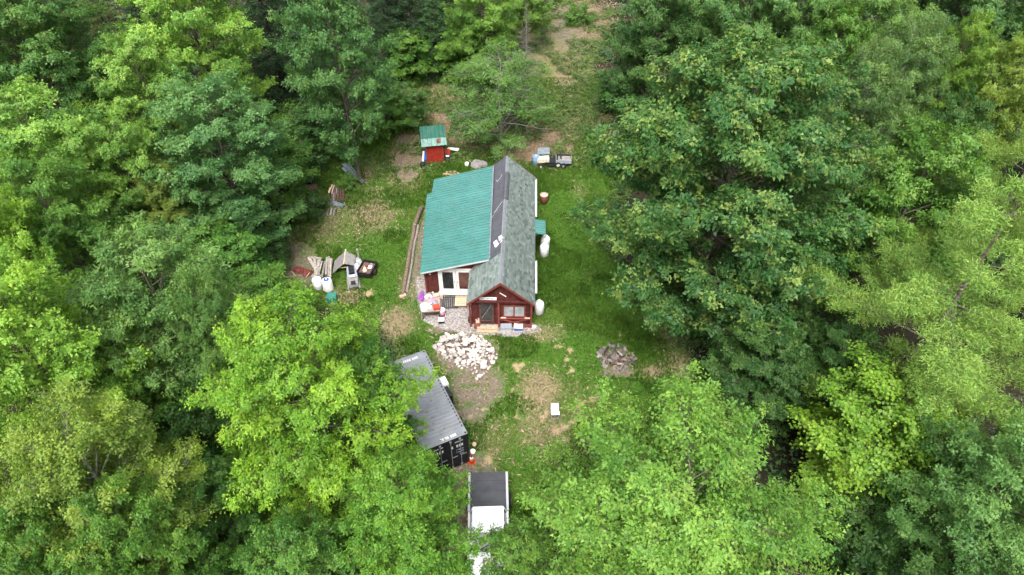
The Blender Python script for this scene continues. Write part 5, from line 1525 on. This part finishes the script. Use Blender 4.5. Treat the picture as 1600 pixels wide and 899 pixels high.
# leaf colours (albedo)
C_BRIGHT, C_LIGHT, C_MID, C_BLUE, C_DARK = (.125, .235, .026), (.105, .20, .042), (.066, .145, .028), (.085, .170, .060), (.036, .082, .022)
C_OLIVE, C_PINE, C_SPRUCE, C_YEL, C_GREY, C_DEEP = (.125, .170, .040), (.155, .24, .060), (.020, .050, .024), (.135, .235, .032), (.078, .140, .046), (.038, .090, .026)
G1 = 'broadleaf trees of the surrounding wood'
G2 = 'dark conifers of the surrounding wood'
TREES = [
    # kind, px, py, crown width px, height m, colour, label, name, tip
    # --- right of the clearing
    ('grand', 1132, 305, 430, 18.5, (.040, .105, .032), 'huge round maple with yellow-tipped leaves right of the lawn', 'maple_tree', .75),
    ('maple', 1185, 585, 160, 8, C_DEEP, 'dark low tree under the front of the huge round maple', 'understory_tree', .2),
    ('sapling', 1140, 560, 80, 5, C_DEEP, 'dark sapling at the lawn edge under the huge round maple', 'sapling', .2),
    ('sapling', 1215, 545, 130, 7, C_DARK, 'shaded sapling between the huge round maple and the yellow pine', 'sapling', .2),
    ('maple_b', 1400, 355, 215, 15, C_MID, 'full mid-green tree between the huge maple and the yellow-green pine', 'broadleaf_tree', .3),
    ('birch', 1330, 215, 130, 15, C_GREY, 'slender birch with a pale leaning trunk behind the huge maple', 'birch_tree', .2),
    ('birch', 1390, 165, 130, 15, C_GREY, 'grey-green birch left of the yellow-olive tree', 'birch_tree', .2),
    ('ash', 1462, 165, 110, 14, (.10, .18, .03), 'rounded leafy tree of fresh green beside the yellow-olive tree', 'broadleaf_tree', .5),
    ('ash', 1540, 190, 130, 13, (.125, .185, .036), 'yellow-olive tree near the right edge behind the pine', 'broadleaf_tree', .8),
    ('pine', 1570, 320, 220, 19, C_PINE, 'tall yellow-green pine cut by the right picture edge, upper one', 'pine_tree', .6),
    ('pine', 1480, 490, 350, 17, (.135, .225, .055), 'wide yellow-green pine with long level boughs at the right', 'pine_tree', .6),
    ('bigleaf', 1365, 690, 255, 9, C_YEL, 'low bright yellow-green maple with large leaves at lower right', 'maple_tree', .3),
    ('maple', 1530, 815, 250, 12, (.090, .178, .060), 'blue-green tree filling the lower right corner', 'broadleaf_tree', .2),
    ('maple_b', 1610, 720, 130, 11, (.085, .17, .055), 'blue-green tree cut by the right edge above the corner tree', 'broadleaf_tree', .2),
    ('dead', 1590, 640, 110, 12, (.10, .08, .05), 'grey dead tree with bare branches at the right edge', 'dead_tree', .0),
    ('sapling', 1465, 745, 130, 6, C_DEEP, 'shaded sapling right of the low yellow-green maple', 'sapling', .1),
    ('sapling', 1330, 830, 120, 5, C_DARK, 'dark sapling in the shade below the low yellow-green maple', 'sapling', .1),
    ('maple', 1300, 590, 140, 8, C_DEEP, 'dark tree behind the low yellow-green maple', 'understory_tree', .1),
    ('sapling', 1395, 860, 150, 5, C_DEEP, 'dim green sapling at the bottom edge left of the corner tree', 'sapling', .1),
    # --- top right
    ('maple', 1165, 40, 175, 16, C_BLUE, 'soft blue-green tree above the huge round maple', 'broadleaf_tree', .3),
    ('maple_b', 1245, 45, 130, 16, (.088, .175, .055), 'soft green tree at the top between two paler crowns', 'broadleaf_tree', .3),
    ('birch', 1345, 50, 165, 17, (.085, .165, .045), 'tall pale green birch at the top right', 'birch_tree', .3),
    ('grand', 1500, 45, 250, 17, (.056, .125, .042), 'wide dark green tree along the top right edge', 'broadleaf_tree', .15),
    ('maple', 1595, 110, 130, 14, C_DARK, 'dark tree at the right edge below the wide dark crown', 'broadleaf_tree', .15),
    ('maple_b', 1020, 85, 130, 14, C_DEEP, 'dark green tree on the right side of the back trail', 'broadleaf_tree', .2),
    ('maple', 1050, 35, 140, 15, (.048, .115, .040), 'dark green tree behind the soft blue-green crown at the top', 'broadleaf_tree', .2),
    ('sapling', 965, 140, 65, 4, C_DEEP, 'bushy dark sapling at the foot of the trail-side tree', 'sapling', .2),
    ('sapling', 1040, 150, 120, 7, C_DEEP, 'dark leafy sapling just left of the huge round maple', 'sapling', .2),
    ('shrub', 1005, 178, 55, 2.2, C_MID, 'low green shrub beside the rock ledge', 'shrub', .2),
    ('sapling', 1075, 120, 90, 8, (.05, .12, .045), 'slim sapling behind the left top of the huge round maple', 'sapling', .2),
    ('spruce', 1120, -5, 90, 15, C_SPRUCE, 'dark spruce at the top edge behind the blue-green tree', 'spruce_tree', .1),
    ('spruce', 1290, -15, 90, 16, C_SPRUCE, 'dark spruce at the top edge left of the pale birch', 'spruce_tree', .1),
    ('maple', 1290, 130, 120, 13, C_MID, 'mid-green tree just behind the crown of the huge round maple', 'broadleaf_tree', .3),
    ('maple', 1460, 260, 130, 12, C_DEEP, 'shaded tree between the full mid-green tree and the pine', 'understory_tree', .2),
    # --- top centre
    ('sparse', 782, 150, 175, 8, (.072, .145, .042), 'half-bare tree with grey branches behind the cabin', 'half_dead_tree', .2),
    ('dead', 822, 62, 50, 7, (.09, .12, .05), 'bare grey tree with hanging branches above the half-bare tree', 'dead_tree', .0),
    ('ash', 755, 30, 120, 12, C_LIGHT, 'light green tree at the top left of the back trail', 'broadleaf_tree', .4),
    ('sapling', 740, 75, 90, 7, C_MID, 'green sapling below the light green tree at the top', 'sapling', .3),
    ('fir', 680, 60, 85, 9, (.035, .085, .035), 'small dark fir at the back edge of the brown clearing', 'fir_tree', .2),
    ('sapling', 640, 85, 80, 5, C_MID, 'fresh green sapling left of the small dark fir', 'sapling', .3),
    ('sapling', 705, 95, 60, 4, C_LIGHT, 'light green sapling at the right foot of the small fir', 'sapling', .3),
    ('spruce', 640, 5, 110, 15, C_SPRUCE, 'dark spruce at the top edge behind the small fir', 'spruce_tree', .1),
    ('spruce', 600, 20, 90, 14, C_SPRUCE, 'dark spruce right behind the tall blue-green tree', 'spruce_tree', .1),
    ('spruce', 700, -10, 90, 15, C_SPRUCE, 'dark spruce at the top edge left of the back trail', 'spruce_tree', .1),
    ('shrub', 905, 22, 45, 2, C_MID, 'small green shrub on the upper back trail', 'shrub', .2),
    ('maple', 820, -30, 100, 12, C_LIGHT, 'light green tree at the top edge over the back trail', 'broadleaf_tree', .4),
    ('sapling', 630, 165, 75, 3.6, (.06, .12, .04), 'olive green bush-like sapling behind the outhouse, to its left', 'sapling', .2),
    ('sapling', 600, 170, 70, 5, C_MID, 'mid-green sapling right of the tall blue-green tree foot', 'sapling', .2),
    ('maple_b', 527, 92, 155, 17, (.060, .135, .048), 'tall blue-green tree left of the outhouse clearing', 'broadleaf_tree', .3),
    ('sapling', 505, 200, 90, 5, C_DEEP, 'dark low tree at the foot of the tall blue-green tree', 'understory_tree', .1),
    # --- top left
    ('spruce', 415, 30, 130, 16, C_SPRUCE, 'dark spruce left of the tall blue-green tree', 'spruce_tree', .1),
    ('spruce', 465, -10, 110, 17, C_SPRUCE, 'dark spruce at the top edge above the tall blue-green tree', 'spruce_tree', .1),
    ('maple', 305, 52, 200, 17, (.15, .265, .055), 'bright green maple with reddish tips at the top left', 'maple_tree', .7),
    ('maple_b', 240, 170, 130, 13, (.135, .24, .06), 'light green maple with an open crown under the bright maple', 'maple_tree', .5),
    ('maple', 352, 250, 215, 13, (.072, .155, .060), 'blue-green maple with a dense crown left of the clearing', 'maple_tree', .2),
    ('spruce', 115, 25, 110, 16, C_SPRUCE, 'blackish spruce between the two big crowns at the top left', 'spruce_tree', .1),
    ('fir', 172, 60, 90, 15, (.075, .10, .04), 'thin yellowish fir left of the bright green maple', 'fir_tree', .3),
    ('spruce', 225, 20, 80, 15, C_SPRUCE, 'dark spruce just left of the bright green maple', 'spruce_tree', .1),
    ('grand', 60, 110, 260, 17, (.055, .130, .036), 'big green maple in the upper left corner', 'maple_tree', .5),
    ('maple', 130, 200, 100, 6, C_DARK, 'dark shaded tree at the foot of the upper left maple', 'understory_tree', .1),
    ('maple_b', 80, 285, 200, 14, (.135, .245, .06), 'light green maple at the left edge below the big maple', 'maple_tree', .5),
    ('maple', 215, 300, 140, 12, (.105, .20, .045), 'fresh green maple beside the blue-green maple', 'maple_tree', .3),
    ('maple', 110, 385, 190, 13, (.075, .16, .032), 'mid-green maple left of the small olive tree', 'maple_tree', .3),
    ('ash', 275, 345, 95, 9, C_OLIVE, 'small olive tree in front of the blue-green maple', 'small_tree', .4),
    ('sapling', 330, 405, 120, 6, C_MID, 'mid-green sapling left of the junk corner', 'sapling', .3),
    ('sapling', 375, 420, 100, 6, (.07, .17, .04), 'bright sapling nearest the red tarps', 'sapling', .3),
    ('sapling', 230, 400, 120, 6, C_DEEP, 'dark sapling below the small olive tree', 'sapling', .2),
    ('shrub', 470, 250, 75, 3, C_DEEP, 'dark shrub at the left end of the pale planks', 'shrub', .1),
    ('shrub', 480, 320, 60, 2.2, C_DEEP, 'dark shrub beside the rusty tank', 'shrub', .1),
    ('shrub', 545, 285, 30, 1.4, C_MID, 'small green shrub between the planks and the brown panel', 'shrub', .2),
    ('shrub', 455, 205, 90, 3.4, C_MID, 'mid-green shrub between the blue-green maple and the dark low tree', 'shrub', .3),
    ('shrub', 425, 395, 60, 2.4, C_DEEP, 'dark shrub at the shady edge left of the junk corner', 'shrub', .1),
    ('sapling', 425, 260, 110, 6, C_MID, 'leafy sapling right behind the blue-green maple', 'sapling', .2),
    # --- lower left
    ('maple', 30, 445, 170, 14, (.13, .24, .034), 'bright green maple at the left edge, middle height', 'maple_tree', .4),
    ('ash', 270, 515, 250, 13, (.098, .180, .058), 'grey-green narrow-leaved tree left of the bright beech', 'ash_tree', .2),
    ('maple_b', 75, 585, 240, 15, (.165, .285, .05), 'tall light green maple at the lower left edge', 'maple_tree', .4),
    ('birch', 185, 790, 235, 14, (.125, .185, .034), 'big yellow-olive birch at the lower left', 'birch_tree', .7),
    ('maple', 10, 800, 170, 14, (.10, .205, .024), 'vivid green tree in the lower left corner', 'broadleaf_tree', .4),
    ('ash', 335, 815, 150, 9, (.066, .145, .042), 'darker green narrow-leaved tree between the birch and the beech', 'ash_tree', .2),
    ('beech', 488, 655, 310, 14, C_BRIGHT, 'bright yellow-green beech in front of the junk corner', 'beech_tree', .4),
    ('maple', 585, 645, 125, 11, (.058, .140, .034), 'mid-green tree hanging over the container roof', 'broadleaf_tree', .3),
    ('maple_b', 640, 835, 185, 11, (.088, .190, .030), 'fresh green maple left of the pickup truck', 'maple_tree', .4),
    ('maple', 470, 915, 190, 9, (.066, .150, .034), 'mid-green tree at the bottom edge under the beech', 'broadleaf_tree', .3),
    ('ash', 355, 560, 120, 12, (.085, .165, .05), 'soft green tree tucked behind the left side of the beech', 'broadleaf_tree', .3),
    ('sapling', 345, 690, 120, 8, C_DEEP, 'dark sapling in the gap between birch and beech', 'sapling', .1),
    ('sapling', 415, 470, 110, 5, (.085, .18, .04), 'bright sapling below the red tarps', 'sapling', .3),
    ('maple', 215, 645, 120, 9, C_MID, 'shaded green tree behind the big yellow-olive birch', 'broadleaf_tree', .2),
    ('maple', 250, 890, 180, 12, C_MID, 'mid-green tree at the bottom edge below the birch', 'broadleaf_tree', .3),
    ('maple', 120, 900, 170, 12, C_MID, 'green tree at the bottom edge near the left corner', 'broadleaf_tree', .3),
    # --- foreground
    ('front', 1050, 840, 520, 13, (.105, .205, .042), 'great light green tree at the bottom right of centre', 'broadleaf_tree', .5),
    ('sapling', 806, 885, 100, 6, (.09, .18, .04), 'light green sapling leaning over the truck', 'sapling', .4),
]
for kind, px, py, w, h, col, label, name, tip in TREES:
    grp = G2 if kind in ('spruce', 'fir', 'pine') else ('saplings and shrubs under the trees' if kind in ('sapling', 'shrub') else G1)
    tree(kind, px, py, w, h, col, label, name, 'shrub' if kind == 'shrub' else 'tree', grp, tip)

# trees of the wood beyond the picture's edges
for x, y, R, h, kind in ((-40, 30, 5, 14, 'maple'), (-36, 18, 5, 14, 'maple_b'), (-48, 44, 6, 16, 'maple'), (-56, 60, 6, 16, 'maple_b'), (-28, 7, 5, 13, 'maple'), (-16, 4, 5, 11, 'maple_b'), (4, 3, 5, 8, 'maple'),
                         (16, 5, 5, 12, 'maple_b'), (28, 12, 5, 13, 'maple'), (35, 26, 5, 15, 'maple_b'), (42, 38, 6, 16, 'maple'), (52, 52, 6, 16, 'maple_b'), (-62, 76, 5, 16, 'spruce'), (-44, 90, 5, 16, 'maple'), (-28, 96, 4, 16, 'spruce'),
                         (-12, 98, 5, 15, 'maple_b'), (6, 100, 5, 14, 'maple'), (20, 96, 4, 16, 'spruce'), (36, 94, 6, 16, 'maple'), (52, 88, 5, 15, 'maple_b'), (64, 72, 6, 16, 'maple')):
    tree(kind, 0, 0, R, h, C_MID if kind != 'spruce' else C_SPRUCE, 'tree of the wood beyond the picture edge', 'forest_tree', 'tree', 'trees beyond the picture edge', .3, pos=(x, y))
# ------------------------------------------------------------------ undergrowth, grass, brush
rng = np.random.default_rng(5)
# leafy undergrowth on the forest floor
n = 40000
X = rng.uniform(-58, 58, n); Y = rng.uniform(8, 95, n)
keep = np.abs(X) < (12 + Y * .62)
X, Y = X[keep], Y[keep]
s_ = poly_sd(X, Y, CLEARING)
keep = (s_ < -.3) & (vnoise(X, Y, 3.2, 9) > .36)
X, Y = X[keep][:11000], Y[keep][:11000]
P = np.stack([X, Y, height(X, Y) + rng.uniform(.1, .75, len(X))], 1)
O = np.tile(np.array([0, 0, 1.0]), (len(X), 1))
me = leaves_mesh('undergrowth', P, O, rng, .24, 12, .32, .5, .8, up=1.4, rnd=.6, m='weed', two=False)
o = tag(link('undergrowth', me), 'leafy green undergrowth covering the shaded forest floor', 'undergrowth', kind='stuff')
o.color = (.045, .105, .032, .3)
# weeds along the clearing's rim and in the back meadow
n = 60000
X = rng.uniform(-20, 18, n); Y = rng.uniform(14, 82, n)
s_ = poly_sd(X, Y, CLEARING)
back = (Y > 46) & (s_ > 0) & (vnoise(X, Y, 1.7, 4) > .52)
rim = (np.abs(s_ + .4) < .9) & (vnoise(X, Y, 1.4, 5) > .45)
house_zone = (X > -8) & (X < 3) & (Y > 27) & (Y < 46)
keep = (back | rim) & ~house_zone
X, Y = X[keep][:9000], Y[keep][:9000]
P = np.stack([X, Y, height(X, Y) + rng.uniform(.05, .28, len(X))], 1)
O = np.tile(np.array([0, 0, 1.0]), (len(X), 1))
me = leaves_mesh('weeds', P, O, rng, .15, 9, .14, .5, .6, up=1.2, rnd=.7, m='weed', two=False)
o = tag(link('weeds', me), 'knee-high green weeds along the clearing rim and back meadow', 'weeds', kind='stuff')
o.color = (.085, .145, .035, .4)
# lawn blades
n = 420000
X = rng.uniform(-18, 14, n); Y = rng.uniform(13, 62, n)


def sample(A):
    i = np.clip(np.searchsorted(gx, X) - 1, 0, len(gx) - 1); j = np.clip(np.searchsorted(gy, Y) - 1, 0, len(gy) - 1)
    return A[j, i]


ok = (poly_sd(X, Y, CLEARING) > -.2) & (sample(m_gravel) < .3) & (sample(m_dirt) < .45) & (sample(m_spot) < .4) & (sample(m_orange) < .5) & (rng.random(n) > sample(m_tan) * .8)
ok &= ~((X > -5.6) & (X < 1.3) & (Y > 29.3) & (Y < 42.2))
X, Y = X[ok], Y[ok]; n = len(X)
hgt = (.05 + .08 * rng.random(n)) * (1 + 1.2 * (vnoise(X, Y, 2.1, 6) > .62) + .8 * (Y > 45))
Z = height(X, Y)
wd = .016 + .018 * rng.random(n)
t = np.clip(.1 + .5 * vnoise(X, Y, .35, 13) + .3 * (vnoise(X, Y, 1.1, 7) - .3) + rng.normal(0, .2, n) + .25 * (vnoise(X, Y, 6, 8) - .5), 0, 1)
VV, TT = [], []
for b_ in range(2):                                            # two blades from every tuft
    a = rng.uniform(0, 2 * PI, n)
    B = np.stack([X + rng.normal(0, .03, n), Y + rng.normal(0, .03, n), Z - .01], 1)
    S = np.stack([np.cos(a), np.sin(a), np.zeros(n)], 1) * wd[:, None]
    Tp = B + np.stack([rng.normal(0, .05, n), rng.normal(0, .05, n), hgt], 1)
    VV.append(np.stack([B - S, B + S, Tp], 1).reshape(-1, 3)); TT.append(np.repeat(t, 3))
V = np.concatenate(VV)
me = np_mesh('lawn_grass', V, np.arange(len(V)).reshape(-1, 3), 'grass', {'tint': np.concatenate(TT)})
tag(link('lawn_grass', me), 'short green lawn grass round the cabin', 'grass', kind='stuff')
# dead leaves, bark and twigs lying in the brown patches
n = 330000
X = rng.uniform(-16, 14, n); Y = rng.uniform(14, 82, n)
w = np.maximum(np.maximum(sample(m_orange), sample(m_tan) * .45), sample(m_dirt) * .4)
ok = (rng.random(n) < w * .75) & ~((X > -5.6) & (X < 1.5) & (Y > 29) & (Y < 42.4))
X, Y = X[ok], Y[ok]; n = len(X)
a = rng.uniform(0, 2 * PI, n); l = rng.uniform(.05, .17, n); wd = rng.uniform(.012, .05, n)
D = np.stack([np.cos(a), np.sin(a), rng.normal(0, .3, n)], 1) * l[:, None]
S = np.stack([-np.sin(a), np.cos(a), rng.normal(0, .3, n)], 1) * wd[:, None]
B = np.stack([X, Y, height(X, Y) + rng.uniform(.01, .09, n)], 1)
V = np.stack([B - D, B + S, B + D, B - S], 1).reshape(-1, 3)
me = np_mesh('leaf_litter', V, np.arange(n * 4).reshape(-1, 4), 'deadleaf', {'tint': np.repeat(np.clip(rng.normal(.5, .25, n), 0, 1), 4)})
tag(link('leaf_litter', me), 'dead leaves and twigs on the brown patches', 'litter', kind='stuff')
# loose gravel on the patio
n = 14000
X = rng.uniform(-7, 2, n); Y = rng.uniform(27, 33.6, n)
ok = (sample(m_gravel) > .55) & ~((X > -2.4) & (X < 1.2) & (Y > 29.25)) & ~((X < -2.4) & (X > -5.6) & (Y > 32.0))
X, Y = X[ok], Y[ok]; n = len(X)
r_ = rng.uniform(.018, .05, n)
oc_ = np.array([[1, 0, 0], [0, 1, 0], [-1, 0, 0], [0, -1, 0], [0, 0, .8]])
R_ = rng.normal(0, .25, (n, 5, 3)) + oc_[None]
V = (np.stack([X, Y, height(X, Y) + .004], 1)[:, None, :] + R_ * r_[:, None, None]).reshape(-1, 3)
q = np.arange(n)[:, None] * 5
F = np.concatenate([q + np.array([[0, 1, 4]]), q + np.array([[1, 2, 4]]), q + np.array([[2, 3, 4]]), q + np.array([[3, 0, 4]])], 1).reshape(-1, 3)
M['pebble'] = tint_mat('gravel_stone', (.10, .09, .085), (.40, .36, .34), .9)
me = np_mesh('gravel', V, F, 'pebble', {'tint': np.repeat(rng.random(n), 5)})
tag(link('gravel', me), 'grey gravel on the patio round the cabin front', 'gravel', kind='stuff')
